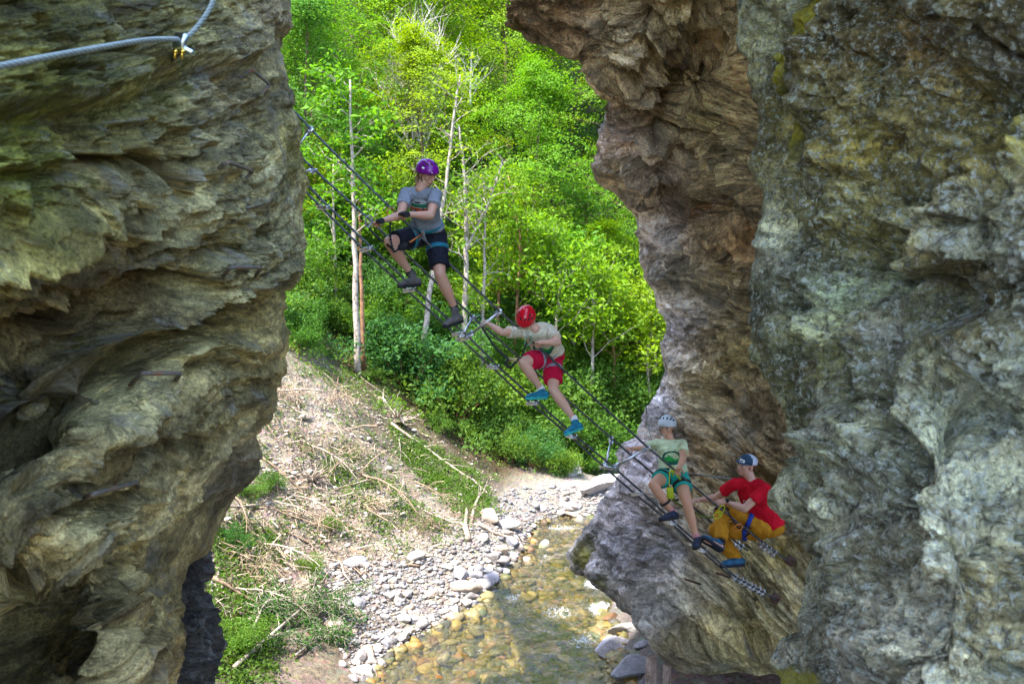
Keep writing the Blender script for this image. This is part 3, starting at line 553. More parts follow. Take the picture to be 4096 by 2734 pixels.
n1 = t.noise(c, 1.2, 6, 0.65); n2 = t.noise(c, 9, 6, 0.75); col = t.mix(1.0, base, t.ramp(n1, [(0.3, 0.72), (0.7, 1.25)]), 'MULTIPLY'); col = t.mix(0.8, col, t.mix(1.0, col, t.ramp(n2, [(0.35, 0.5), (0.5, 1.0), (0.68, 1.4)]), 'MULTIPLY'))
vv = t.voro(c, 7, out='Color'); col = t.mix(t.math('MULTIPLY', t.ramp(n2, [(0.45, 0), (0.6, 0.5)]), 1.0), col, t.mix(0.7, (0.5, 0.5, 0.5), vv), 'SOFT_LIGHT')
b = t.bump(t.noise(c, 6, 8, 0.75), 1.0, 0.12); b = t.bump(t.voro(c, 14), 0.7, 0.04, b)
soil = t.done(t.pbr(col, 0.9, 0, b, 0.2))
setp(link('ground', mesh_np('ground', P, q, {'tint': tint}), soil), kind='structure')

# ---- water
t = NT('clear_water'); c = t.coord('Object', sc=(1, 1, 1)); cs = t.coord('Object', sc=(1.3, 0.7, 1), rot=(0, 0, 0.35))
h1 = t.noise(cs, 3.2, 4, 0.6, 1.0); h2 = t.noise(cs, 14, 4, 0.65, 0.6)
b = t.bump(h1, 0.9, 0.12); b = t.bump(h2, 0.75, 0.028, b)
fr = t.n('ShaderNodeFresnel'); fr.inputs[0].default_value = 1.33; t.set(fr.inputs['Normal'], b)
gl = t.n('ShaderNodeBsdfGlossy'); gl.inputs['Roughness'].default_value = 0.04; t.set(gl.inputs['Normal'], b); gl.inputs['Color'].default_value = (1, 1, 1, 1)
tr = t.n('ShaderNodeBsdfTransparent'); tr.inputs[0].default_value = (0.88, 0.84, 0.62, 1)
mx = t.n('ShaderNodeMixShader'); t.set(mx.inputs[0], t.math('MULTIPLY', fr.outputs[0], 2.6, clamp=True)); t.set(mx.inputs[1], tr.outputs[0]); t.set(mx.inputs[2], gl.outputs[0])
df = t.n('ShaderNodeBsdfDiffuse'); df.inputs[0].default_value = (0.85, 0.9, 0.92, 1); t.set(df.inputs['Normal'], b)
fo = t.attr('foam', 'Fac'); fn = t.noise(cs, 16, 7, 0.85, 1.5); fm = t.ramp(t.math('ADD', fo, t.math('MULTIPLY', fn, 1.3)), [(0.98, 0), (1.12, 0.8)])
m2 = t.n('ShaderNodeMixShader'); t.set(m2.inputs[0], fm); t.set(m2.inputs[1], mx.outputs[0]); t.set(m2.inputs[2], df.outputs[0])
water = t.done(m2.outputs[0])
xs = np.arange(-6, 7, 0.08); ys = np.arange(8, 27, 0.08); Xg, Yg = np.meshgrid(xs, ys); P = np.c_[Xg.ravel(), Yg.ravel(), np.zeros(Xg.size)]
pw_ = to_px(P); foam = np.zeros(len(P))
for fx, fy, sx, sy, a in [(2230, 2450, 140, 50, .28), (2370, 2330, 50, 30, .4), (2400, 2430, 70, 40, .4), (1900, 2600, 150, 60, .2), (2330, 2560, 100, 60, .3), (2050, 2390, 80, 30, .3), (2190, 2230, 80, 30, .25), (2250, 2110, 120, 20, .3)]:
    foam = np.maximum(foam, a * np.exp(-((pw_[:, 0] - fx) / sx) ** 2 - ((pw_[:, 1] - fy) / sy) ** 2))
P[:, 2] += 0.03 * perlin(P * (1.3, 0.8, 1), 4) + 0.018 * perlin(P * 3.1, 5) + foam * 0.06 * perlin(P * 6, 6)
n0, n1 = Xg.shape; idx = np.arange(n0 * n1).reshape(n0, n1); q = np.stack([idx[:-1, :-1], idx[:-1, 1:], idx[1:, 1:], idx[1:, :-1]], -1).reshape(-1, 4)
zt = tz0(P[:, :2]); keep = (zt[q] < 0.25).any(1); setp(link('water', mesh_np('water', P, q[keep], {'foam': foam}), water), kind='structure')

# ================================================================ STONES
def stone_mesh(seed, sub=3, flat=0.6, rough=0.25):
    import bmesh
    bm = bmesh.new(); bmesh.ops.create_icosphere(bm, subdivisions=sub, radius=1.0)
    v = np.array([x.co[:] for x in bm.verts]); f = np.array([[w_.index for w_ in p.verts] for p in bm.faces]); bm.free()
    r = np.random.default_rng(seed)
    for _ in range(9):                                   # planar facets
        n = r.normal(size=3); n /= np.linalg.norm(n); dd = r.uniform(0.42, 0.85); k = v @ n; v = v - n * np.clip(k - dd, 0, None)[:, None] * 0.95
    v = v * (1 + rough * 0.4 * perlin(v * 1.5 + seed, seed % 9))[:, None]
    if sub >= 4: v = v * (1 + 0.05 * perlin(v * 5 + seed, 3) + 0.02 * perlin(v * 12 + seed, 5))[:, None]
    return v * np.array([1.0, r.uniform(0.6, 0.9), flat * r.uniform(0.7, 1.1)]), f
def stone_mat(name, stops, spec=0.3, rough=0.8):
    t = NT(name); c = t.coord('Object'); oi = t.n('ShaderNodeObjectInfo').outputs['Random']
    base = t.ramp(oi, stops); rn = t.attr('rnd', 'Fac')
    n1 = t.noise(c, 2.0, 5, 0.7); n2 = t.noise(c, 12, 4, 0.7)
    col = t.mix(1.0, base, t.ramp(n1, [(0.3, 0.65), (0.7, 1.25)]), 'MULTIPLY'); col = t.mix(0.6, col, t.mix(1.0, col, t.ramp(n2, [(0.35, 0.6), (0.65, 1.3)]), 'MULTIPLY'))
    b = t.bump(t.noise(c, 5, 6, 0.7), 0.6, 0.08)
    return t.done(t.pbr(col, rough, 0, b, spec))
M_pale = stone_mat('pale_stone', [(0, lin(196, 190, 180)), (0.35, lin(160, 154, 148)), (0.6, lin(140, 138, 144)), (0.8, lin(190, 168, 142)), (1, lin(112, 114, 122))])
M_bould = stone_mat('grey_boulder', [(0, lin(176, 170, 172)), (0.5, lin(168, 162, 156)), (1, lin(130, 126, 130))])
def rnd_mat(name, stops, spec=0.3, rough=0.8, bump=0.5):
    t = NT(name); c = t.coord('Object'); col = t.ramp(t.attr('rnd', 'Fac'), stops); n2 = t.noise(c, 18, 4, 0.7)
    col = t.mix(1.0, col, t.ramp(n2, [(0.3, 0.7), (0.7, 1.25)]), 'MULTIPLY')
    return t.done(t.pbr(col, rough, 0, t.bump(t.noise(c, 30, 4), bump, 0.01), spec))
def scatter_mesh(name, protos, pos, size, mat, rot=None, kind='stuff', sink=0.25, seed=0, rot3=False):
    """many small solid pieces as one mass nobody could count"""
    r = np.random.default_rng(seed); V, F, A = [], [], []; off = 0; n = len(pos); which = r.integers(0, len(protos), n); an = r.uniform(0, 2 * np.pi, n); rv = r.uniform(0, 1, n)
    for k, (v, f) in enumerate(protos):
        I = np.where(which == k)[0]
        if not len(I): continue
        ca, sa = np.cos(an[I]), np.sin(an[I]); x = v[None, :, 0] * ca[:, None] - v[None, :, 1] * sa[:, None]; y = v[None, :, 0] * sa[:, None] + v[None, :, 1] * ca[:, None]; z = np.repeat(v[None, :, 2], len(I), 0)
        if rot3:
            tl = r.uniform(-0.35, 0.35, (len(I), 1)); z = z + x * tl
        W = np.stack([x, y, z + sink], -1) * size[I][:, None, None] + pos[I][:, None, :]
        V.append(W.reshape(-1, 3)); F.append((f[None] + (np.arange(len(I)) * len(v))[:, None, None] + off).reshape(-1, f.shape[1])); A.append(np.repeat(rv[I], len(v))); off += len(I) * len(v)
    o = link(name, mesh_np(name, np.vstack(V), np.vstack(F), {'rnd': np.concatenate(A)}), mat); return setp(o, kind=kind)
protoS = [stone_mesh(i, 1, 0.55) for i in range(6)]; protoM = [stone_mesh(20 + i, 2, 0.6) for i in range(6)]
def in_poly(P, poly):
    x, y = P[:, 0], P[:, 1]; c = np.zeros(len(P), bool); n = len(poly)
    for i in range(n):
        x1, y1 = poly[i]; x2, y2 = poly[(i + 1) % n]
        with np.errstate(divide='ignore', invalid='ignore'): c ^= ((y1 > y) != (y2 > y)) & (x < (x2 - x1) * (y - y1) / (y2 - y1 + 1e-12) + x1)
    return c
def sample_px(poly, n, r):
    a = np.array(poly); out = []
    lo, hi = a.min(0), a.max(0)
    while sum(map(len, out)) < n:
        p = r.uniform(lo, hi, (n * 3, 2)); out.append(p[in_poly(p, poly)])
    return np.vstack(out)[:n]
r = np.random.default_rng(3)
GRAV = [(1250, 2280), (1500, 2240), (1700, 2230), (1900, 2090), (2020, 1960), (2440, 1930), (2460, 2060), (2340, 2065), (2150, 2085), (2060, 2250), (1960, 2350), (1890, 2440), (1700, 2540), (1560, 2600), (1460, 2734), (1330, 2560), (1280, 2420)]
p = on_ground_many(sample_px(GRAV, 8500, r)); s = np.exp(r.normal(np.log(0.024), 0.65, len(p))); s = np.clip(s, 0.012, 0.11)
M_grav = rnd_mat('gravel_stone', [(0, lin(184, 180, 172)), (0.25, lin(136, 132, 128)), (0.6, lin(104, 104, 110)), (0.8, lin(154, 136, 118)), (1, lin(76, 76, 80))])
scatter_mesh('gravel', protoS, p, s, M_grav, seed=5)
SLOPE = [(1080, 1480), (1430, 1500), (1700, 1680), (2000, 1900), (1980, 2050), (1800, 2180), (1600, 2260), (1200, 2350), (850, 2450), (820, 2200), (1000, 1950), (1050, 1700)]
p = on_ground_many(sample_px(SLOPE, 3800, r)); s = np.clip(np.exp(r.normal(np.log(0.022), 0.6, len(p))), 0.008, 0.13)
M_scree = rnd_mat('scree_stone', [(0, lin(206, 196, 184)), (0.4, lin(178, 166, 152)), (0.7, lin(156, 146, 136)), (1, lin(198, 176, 154))])
scatter_mesh('rubble', protoS, p, s, M_scree, seed=6)
# bed cobbles
BED = [(2480, 2060), (2340, 2065), (2150, 2090), (2060, 2250), (1960, 2350), (1890, 2440), (1700, 2530), (1540, 2620), (1460, 2734), (1440, 2800), (2550, 2800), (2480, 2500), (2350, 2380), (2240, 2240), (2400, 2100)]
p = on_ground_many(sample_px(BED, 5200, r)); s = np.clip(np.exp(r.normal(np.log(0.075), 0.45, len(p))), 0.03, 0.22)
M_bed = rnd_mat('river_cobble', [(0, lin(150, 96, 40)), (0.04, lin(120, 100, 48)), (0.3, lin(96, 88, 46)), (0.5, lin(74, 80, 52)), (0.66, lin(150, 134, 90)), (0.75, lin(110, 76, 42)), (0.88, lin(66, 66, 56)), (0.97, lin(110, 100, 70)), (1, lin(140, 126, 96))], 0.4, 0.6)
scatter_mesh('riverbed_cobbles', protoM, p, s, M_bed, seed=8, sink=0.12)
# countable stones on the gravel bar and at the water's edge
def stone_obj(name, me_list, mat, loc, size, label, group, cat='stone', rz=None, k=None, rr=None):
    me = me_list[(k if k is not None else random.randrange(len(me_list)))]
    o = bpy.data.objects.new(name, me); SC.collection.objects.link(o); o.location = loc; o.scale = size if isinstance(size, tuple) else (size,) * 3
    o.rotation_euler = (random.uniform(-.15, .15), random.uniform(-.15, .15), random.uniform(0, 6.28) if rz is None else rz); return setp(o, label, cat, group)
def mk(vf, name, mat): me = mesh_np(name, *vf); me.materials.append(mat); me.polygons.foreach_set('use_smooth', np.ones(len(me.polygons), bool)); return me
PM = [mk(stone_mesh(40 + i, 3, 0.6), 'stone', M_pale) for i in range(8)]
PB = [mk(stone_mesh(60 + i, 4, 0.7, 0.35), 'boulder', M_bould) for i in range(5)]
edge = []
for i in range(150):
    k = r.uniform(0, len(WL) - 2); j = int(k); f = k - j; x = WL[j][0] * (1 - f) + WL[j + 1][0] * f; y = WL[j][1] * (1 - f) + WL[j + 1][1] * f
    edge.append((x - abs(r.normal(0, 90)) + 20, y - abs(r.normal(0, 40)) + 10))
edge += [tuple(q) for q in sample_px(GRAV, 60, r)]
pp = on_ground_many(edge)
for i, (a, (ex, ey)) in enumerate(zip(pp, edge)):
    s_ = float(np.clip(np.exp(r.normal(np.log(0.10), 0.45)), 0.06, 0.26))
    stone_obj('river_stone', PM, M_pale, (a[0], a[1], a[2] + s_ * 0.2), s_, 'pale rounded stone among others on the gravel bank beside the stream', 'pale stones along the gravel bank')
# the ones in the water, and big ones
BIG = [((2180, 2205), .20, 'pale pointed rock standing in the stream below the fallen log'), ((2110, 2262), .17, 'bluish flat rock lying in the middle of the stream'), ((2318, 2098), .22, 'white rounded rock at the upstream end of the pool'),
       ((1960, 2092), .38, 'large white boulder at the foot of the debris slope'), ((2030, 2110), .26, 'white boulder beside the largest boulder of the gravel bank'), ((1870, 2372), .30, 'cream boulder with an orange base at the water edge'), ((1835, 2310), .26, 'grey white boulder up the bank from the cream boulder'), ((1965, 2320), .24, 'low pale stone half in the water'),
       ((1540, 2480), .14, 'round grey stone alone on wet sand'), ((2200, 2240), .1, 'small ochre rock beside the pointed rock in the stream'), ((1480, 2715), .2, 'pale stone at the bottom edge of the gravel bank'), ((1770, 2705), .14, 'dark stone breaking the water surface near the gravel bank'), ((2120, 2350), .12, 'small brown rock just breaking the rapids')]
for (x, y), s_, lb in BIG:
    a = on_ground(x, y); stone_obj('river_rock', PM, M_pale, (a.x, a.y, max(a.z, -0.12) + s_ * 0.3), (s_ * 1.2, s_, s_ * 0.95), lb, None, 'rock')
BR = [((2500, 2535), (.34, .26, .26), 'grey boulder against the arch wall, topmost of the pile by the water', 0), ((2470, 2610), (.42, .32, .26), 'broad grey boulder with a rusty stain in the middle of the pile by the water', 1), ((2540, 2705), (.50, .36, .30), 'white speckled boulder with a dry grass tuft on top', 2), ((2570, 2590), (.2, .16, .14), 'small pale rock wedged between boulders and wall', 3), ((2290, 1900), (.5, .35, .4), 'mossy dark boulder under the bushes upstream', 4), ((2420, 1960), (.9, .5, .45), 'cracked white rock slab at the far bank', 2), ((2400, 1895), (.6, .5, .4), 'dark overhung boulder beneath the far bushes', 1)]
for (x, y), s_, lb, k in BR:
    a = on_ground(x, y); stone_obj('boulder', PB, M_bould, (a.x, a.y, a.z + s_[2] * 0.4), s_, lb, None, 'boulder', rz=0.4 * k, k=k)
# ================================================================ TREES
def leaf_mat(name, cols, trans=0.52, rv=0.35):
    t = NT(name); oi = t.n('ShaderNodeObjectInfo').outputs['Random']; c = t.ramp(oi, cols)
    c = t.mix(t.math('MULTIPLY', t.attr('rnd', 'Fac'), 1.0), t.mix(1.0, c, (1 - rv, 1 - rv * .8, 1 - rv, 1), 'MULTIPLY'), t.mix(1.0, c, (1 + rv, 1 + rv, 1.0, 1), 'MULTIPLY'))
    d = t.n('ShaderNodeBsdfDiffuse'); t.set(d.inputs[0], c); tr = t.n('ShaderNodeBsdfTranslucent'); t.set(tr.inputs[0], t.mix(1.0, c, (1.25, 1.15, 0.6, 1), 'MULTIPLY'))
    g = t.n('ShaderNodeBsdfGlossy'); g.inputs['Roughness'].default_value = 0.6
    m1 = t.n('ShaderNodeMixShader'); m1.inputs[0].default_value = trans; t.set(m1.inputs[1], d.outputs[0]); t.set(m1.inputs[2], tr.outputs[0])
    m2 = t.n('ShaderNodeMixShader'); m2.inputs[0].default_value = 0.012; t.set(m2.inputs[1], m1.outputs[0]); t.set(m2.inputs[2], g.outputs[0])
    return t.done(m2.outputs[0])
LM = leaf_mat('maple_leaf', [(0, (0.17, 0.29, 0.009)), (0.3, (0.095, 0.25, 0.014)), (0.55, (0.22, 0.32, 0.009)), (0.8, (0.07, 0.21, 0.034)), (1, (0.14, 0.28, 0.014))])
LG = leaf_mat('grey_leaf', [(0, (0.13, 0.24, 0.06)), (1, (0.17, 0.28, 0.09))])
LB = leaf_mat('bush_leaf', [(0, (0.085, 0.19, 0.02)), (0.3, (0.035, 0.12, 0.02)), (0.6, (0.15, 0.25, 0.03)), (0.8, (0.055, 0.16, 0.05)), (1, (0.12, 0.22, 0.015))])
def bark_mat(name, a, b_, sc=1.0):
    t = NT(name); c = t.coord('Object', sc=(sc, sc, 0.35 * sc)); n = t.noise(c, 14, 5, 0.7); col = t.ramp(n, [(0.35, b_), (0.5, a), (0.7, tuple(min(1, k * 1.2) for k in a))])
    n2 = t.noise(t.coord('Object', sc=(1, 1, 3)), 5, 5, 0.75); col = t.mix(t.ramp(n2, [(0.52, 0), (0.62, 0.75)]), col, b_)
    return t.done(t.pbr(col, 0.85, 0, t.bump(n, 0.6, 0.02), 0.2))
BK_pale = bark_mat('pale_bark', lin(166, 154, 140), lin(90, 78, 66)); BK_dark = bark_mat('dark_bark', lin(112, 92, 72), lin(60, 48, 38)); BK_dead = bark_mat('dead_wood', lin(208, 196, 184), lin(140, 124, 110)); BK_brown = bark_mat('brown_bark', lin(150, 112, 84), lin(92, 66, 50))
LEAF = np.array([(0, -.5, 0), (.32, -.08, .06), (0, .55, -.05), (-.32, -.08, .06)])
def leaves(C_, size, r, up=0.65, nrm=None):
    """one small bent leaf face per centre"""
    n = len(C_); N = r.normal(size=(n, 3)) * 0.75; N[:, 2] = np.abs(N[:, 2]) + up; N += (0, -0.25, 0)
    if nrm is not None: N = nrm + r.normal(size=(n, 3)) * 0.33; N /= np.linalg.norm(N, axis=1, keepdims=True)
    A = r.normal(size=(n, 3)); A -= N * (A * N).sum(1, keepdims=True); A /= np.linalg.norm(A, axis=1, keepdims=True); B = np.cross(N, A)
    s = size * r.uniform(0.65, 1.35, n)
    V = C_[:, None] + s[:, None, None] * (LEAF[None, :, 0, None] * A[:, None] + LEAF[None, :, 1, None] * B[:, None] + LEAF[None, :, 2, None] * N[:, None])
    return V.reshape(-1, 3), np.arange(4 * n).reshape(n, 4), np.repeat(r.uniform(0, 1, n), 4)
def branch_path(r, p, d, L, n=5, wob=0.18, grav=0.0):
    pts = [np.array(p, float)]; d = np.array(d, float); d /= np.linalg.norm(d)
    for i in range(n):
        d = d + r.normal(size=3) * wob + (0, 0, grav); d /= np.linalg.norm(d); pts.append(pts[-1] + d * L / n)
    return pts
def tree_proto(seed, H, crown_w, crown_base, nleaf, leaf=0.15, spread=0.55, stems=1, tr=0.11, spray=0.75, layered=0.16, nb=34, up=0.65, lean=(0, 0)):
    r = np.random.default_rng(seed); mb = MB(); tips = []
    for s_ in range(stems):
        base = np.array([r.normal() * 0.15 * (stems > 1), r.normal() * 0.15 * (stems > 1), -0.6]); ddir = np.array([lean[0] + r.normal() * .04, lean[1], 1.0]) + (r.normal(size=3) * 0.15 * (stems > 1))
        trunk = branch_path(r, base, ddir, H * 0.95, 10, 0.035, 0.03); rad = [tr * (1 - i / 10.5) + 0.012 for i in range(11)]; rad[0] *= 1.5; mb.tube(trunk, rad, 8)
        for k in range(nb // stems):
            f = crown_base + (1 - crown_base) * ((k + r.uniform()) / (nb / stems)) ** 0.85; f = min(f, 0.98); j = f * 10; i0 = min(int(j), 9); p = trunk[i0] + (trunk[i0 + 1] - trunk[i0]) * (j - i0)
            a = r.uniform(0, 6.283); g = (f - crown_base) / (1 - crown_base); w_ = crown_w * (0.55 + 0.75 * np.sin(np.pi * min(1, 0.18 + 0.8 * g))) * (1.0 - 0.55 * g ** 2) * r.uniform(0.6, 1.15)
            d = np.array([np.cos(a), np.sin(a), 0.35 + 0.9 * g ** 1.5]); br = branch_path(r, p, d, w_, 5, 0.16, 0.0); rb = max(0.012, tr * 0.32 * (1 - f * 0.6)); mb.tube(br, [rb * (1 - q / 6) for q in range(6)], 5, cap=False)
            for q in (2, 3, 4, 5):
                tips.append((br[q], 0.5 + 0.12 * q))
                if q < 5:
                    sb = branch_path(r, br[q], d + r.normal(size=3) * 0.8, w_ * 0.38, 3, 0.2); mb.tube(sb, [rb * .45, rb * .3, rb * .2, rb * .12], 4, cap=False); tips.append((sb[-1], 0.9)); tips.append((sb[1], 0.6))
    T = np.array([t_[0] for t_ in tips]); W = np.array([t_[1] for t_ in tips]); W = W * r.uniform(0.3, 1.6, len(W)); pick = r.choice(len(T), nleaf, p=W / W.sum())
    ax = np.stack([T[:, 0], T[:, 1], 0 * T[:, 0]], -1); ax /= np.linalg.norm(ax, axis=1, keepdims=True) + 0.3; TN_ = np.array([0, 0, 1.0]) + 0.55 * ax + r.normal(size=T.shape) * 0.22; TN_ /= np.linalg.norm(TN_, axis=1, keepdims=True)
    Np = TN_[pick]; q = r.normal(size=(nleaf, 3)) * spray * 0.5; dt = (q * Np).sum(1, keepdims=True); q = q - Np * dt * (1 - layered); q[:, 2] -= 0.25 * (q[:, 0] ** 2 + q[:, 1] ** 2)
    V, F, A = leaves(T[pick] + q, leaf, r, up, Np)
    tm = mb.mesh('trunk'); tm.polygons.foreach_set('use_smooth', np.ones(len(tm.polygons), bool)); cm = mesh_np('crown', V, F, {'rnd': A}); return tm, cm
def put_tree(proto, x, y, sc, rz, name, label, cat, group, leafmat, bark, z=None, tilt=(0, 0), zs=1.0):
    tm, cm = proto; e = empty(name, (x, y, TZ(x, y) if z is None else z), (tilt[0], tilt[1], rz)); e.scale = (sc, sc, sc * zs); setp(e, label, cat, group)
    for nm, me, mt in (('trunk', tm, bark), ('crown', cm, leafmat)):
        if me is None: continue
        o = bpy.data.objects.new(nm, me); SC.collection.objects.link(o); o.parent = e
        if not len(me.materials): me.materials.append(mt)
        if me.materials[0] != mt: o.material_slots[0].link = 'OBJECT'; o.material_slots[0].material = mt
    return e
PT = [tree_proto(1, 12, 3.3, 0.22, 25000, 0.11, nb=40), tree_proto(2, 13, 3.6, 0.25, 26000, 0.11, nb=42), tree_proto(3, 11, 3.9, 0.2, 26000, 0.11, stems=2, nb=44), tree_proto(4, 14, 3.1, 0.15, 26000, 0.11, layered=0.4, nb=46), tree_proto(5, 9, 3.0, 0.15, 20000, 0.10, nb=32)]
PG = tree_proto(6, 11, 2.4, 0.2, 9000, 0.11, layered=0.8, spray=0.7, nb=40)
PS = [tree_proto(7, 8.4, 2.1, 0.42, 2600, 0.15, tr=0.10, nb=22), tree_proto(8, 8.0, 2.0, 0.35, 2600, 0.15, tr=0.09, nb=22), tree_proto(9, 7, 2.2, 0.25, 4200, 0.14, tr=0.06, nb=26)]
r = np.random.default_rng(21); k = 0; placed = []
rows = [(29, 3.4, 0.62), (33, 3.8, 0.8), (38, 4.2, 0.9), (44, 4.6, 1.0), (51, 5.2, 1.05), (59, 5.8, 1.1), (69, 6.6, 1.2), (81, 7.6, 1.3), (96, 9, 1.4)]
descr = ['front', 'second']
for ri, (d, sp, sc) in enumerate(rows):
    x = -0.30 * d + r.uniform(0, sp)
    while x < 0.22 * d + 2:
        y = d + r.normal() * sp * 0.3; xx = x + r.normal() * sp * 0.2; pr = PT[r.integers(0, 5)]; grey = (r.uniform() < 0.08 and ri > 1)
        pxx = 2048 + xx / d * FPX
        if not (ri == 0 and 1350 < pxx < 2080):
            put_tree(PG if grey else pr, xx, y, sc * r.uniform(0.85, 1.15), r.uniform(0, 6.28), 'broadleaf_tree',
                     'pale grey leaved tree on the wooded hillside' if grey else 'green broadleaf tree among many on the wooded hillside', 'tree', 'grey leaved trees of the hillside' if grey else 'broadleaf trees of the hillside', LG if grey else LM, BK_dark)
        x += sp * r.uniform(0.85, 1.2)
# thin pale trunked trees at the forest edge
def trunk_path(pts, d0, d1, rad, mb, seg=9):
    n = len(pts); ps = [V3(x, y, d0 + (d1 - d0) * i / (n - 1)) for i, (x, y) in enumerate(pts)]
    fine = []; 
    for i in range(n - 1):
        for q in range(4): fine.append(ps[i].lerp(ps[i + 1], q / 4) + Vector((random.gauss(0, .012), 0, 0)))
    fine.append(ps[-1]); m_ = len(fine); mb.tube(fine, [rad * (1 - 0.75 * i / (m_ - 1)) for i in range(m_)], seg); return fine
def edge_tree(name, label, pts, d0, d1, rad, bark, twigs=14, tl=1.3, leafn=0, leafsz=0.13, tfrom=0.3, sub=True, cat='tree', group=None, lmat=None, upb=0.8, forks=()):
    r = np.random.default_rng(int(pts[0][0])); b = on_ground(*pts[0]) if pts[0][1] > 900 else V3(*pts[0], d0)
    e = empty(name, tuple(b)); setp(e, label, cat, group); mb = MB(); path = trunk_path(pts, d0, d1, rad, mb); tips = []
    paths = [path] + [trunk_path(f_[0], f_[1], f_[2], rad * 0.55, mb, 6) for f_ in forks]
    for path in paths:
        m_ = len(path)
        for k in range(twigs):
            f = tfrom + (1 - tfrom) * (k + r.uniform()) / twigs; i = min(int(f * (m_ - 1)), m_ - 2); p = np.array(path[i]); a = r.uniform(0, 6.28)
            br = branch_path(r, p, (np.cos(a), 0.6 * np.sin(a), upb), tl * r.uniform(0.5, 1.2) * (1.15 - 0.6 * f), 5, 0.2, 0.05); rb = rad * 0.28 * (1.1 - 0.7 * f); mb.tube(br, [rb * (1 - q / 5.6) + .003 for q in range(6)], 5, cap=False); tips += br[2:]
            if sub:
                for q in (2, 3, 4):
                    sb = branch_path(r, br[q], (r.normal(), r.normal() * .6, upb), tl * 0.4, 3, 0.25); mb.tube(sb, [rb * .4 + .002, rb * .3 + .002, rb * .2, .002], 4, cap=False); tips.append(sb[-1])
    mb.build('trunk', bark, e)
    if leafn:
        T = np.array([list(q) for q in tips]); pick = r.integers(0, len(T), leafn); V, F, A = leaves(T[pick] + r.normal(size=(leafn, 3)) * (.25, .25, .1), leafsz, r)
        link('crown', mesh_np('crown', V, F, {'rnd': A}), lmat or LM, e)
    return e
edge_tree('birch_tree', 'tall pale trunk tree rising from the top of the debris slope', [(1432, 1505), (1424, 1250), (1418, 1000), (1412, 750), (1404, 520), (1400, 320)], 24, 24, 0.105, BK_pale, 16, 1.7, 1500, 0.15, 0.45)
edge_tree('bare_tree', 'slim brown bark trunk close beside the tall pale trunk', [(1455, 1480), (1446, 1200), (1440, 950), (1430, 700)], 24.4, 24.4, 0.075, BK_brown, 6, 0.7, 0, tfrom=0.5)
edge_tree('birch_tree', 'thin grey tree left of the tall pale trunk, next to the cliff', [(1342, 1262), (1340, 1050), (1332, 850), (1335, 650)], 27, 27, 0.07, BK_pale, 10, 1.2, 500)
edge_tree('birch_tree', 'leaning mottled trunk behind the climber in the grey shirt', [(1688, 1432), (1706, 1280), (1725, 1120), (1752, 950), (1778, 780), (1800, 600), (1822, 400), (1840, 300)], 25.5, 26, 0.095, BK_pale, 14, 1.5, 500, 0.13, 0.35)
edge_tree('birch_tree', 'forked pale tree right of the leaning mottled trunk', [(1855, 1400), (1862, 1180), (1866, 950), (1862, 780), (1850, 620), (1835, 500)], 26, 26, 0.10, BK_pale, 14, 1.6, 700, 0.13, 0.3, forks=[([(1866, 1000), (1900, 920), (1960, 800), (2010, 640)], 26, 26)])
edge_tree('birch_tree', 'straight slim pale trunk between the two upper climbers', [(1925, 1475), (1932, 1300), (1938, 1100), (1940, 900), (1936, 720)], 26.5, 26.5, 0.075, BK_pale, 12, 1.3, 700, 0.13, 0.3)
edge_tree('dead_tree', 'bleached leafless tree with many upright stems above the hillside thicket', [(1700, 700), (1694, 560), (1685, 400), (1672, 260), (1660, 150)], 33, 33, 0.14, BK_dead, 22, 3.0, 0, tfrom=0.1, upb=1.9, forks=[([(1692, 620), (1655, 500), (1640, 350), (1632, 200)], 33, 33), ([(1700, 640), (1720, 480), (1735, 330), (1740, 230)], 33, 33), ([(1690, 690), (1630, 560), (1590, 440), (1575, 380)], 33, 33)])
edge_tree('dead_tree', 'small bleached leafless crown right of the big dead tree', [(1880, 430), (1882, 340), (1886, 240)], 35, 35, 0.07, BK_dead, 12, 1.6, 0, tfrom=0.1, upb=1.9)
for i, (px_, y0, y1, d) in enumerate([(2365, 1560, 1050, 27), (2455, 1560, 1150, 28), (2290, 1500, 1000, 29), (2160, 1350, 800, 30), (2540, 1500, 1150, 30), (1990, 1330, 760, 29), (1580, 1250, 700, 30), (1250, 1150, 600, 29), (1480, 1300, 500, 31), (2060, 1420, 700, 28), (2230, 1480, 900, 27), (2420, 1450, 1000, 31), (1180, 1250, 500, 30), (1650, 1250, 400, 33), (2110, 1250, 500, 34), (2330, 1300, 800, 33), (2600, 1600, 1250, 28), (1300, 1050, 350, 34)]):
    edge_tree('slim_tree', 'slim forest tree with thin bark coloured stem and sparse light leaves', [(px_, y0), (px_ + r.uniform(-15, 15), (y0 * 2 + y1) / 3), (px_ + r.uniform(-25, 25), (y0 + 2 * y1) / 3), (px_ + r.uniform(-40, 40), y1)], d, d, 0.06, BK_brown if i % 2 else BK_pale, 14, 1.8, 2200, 0.13, 0.25, group='slim trees at the forest edge')
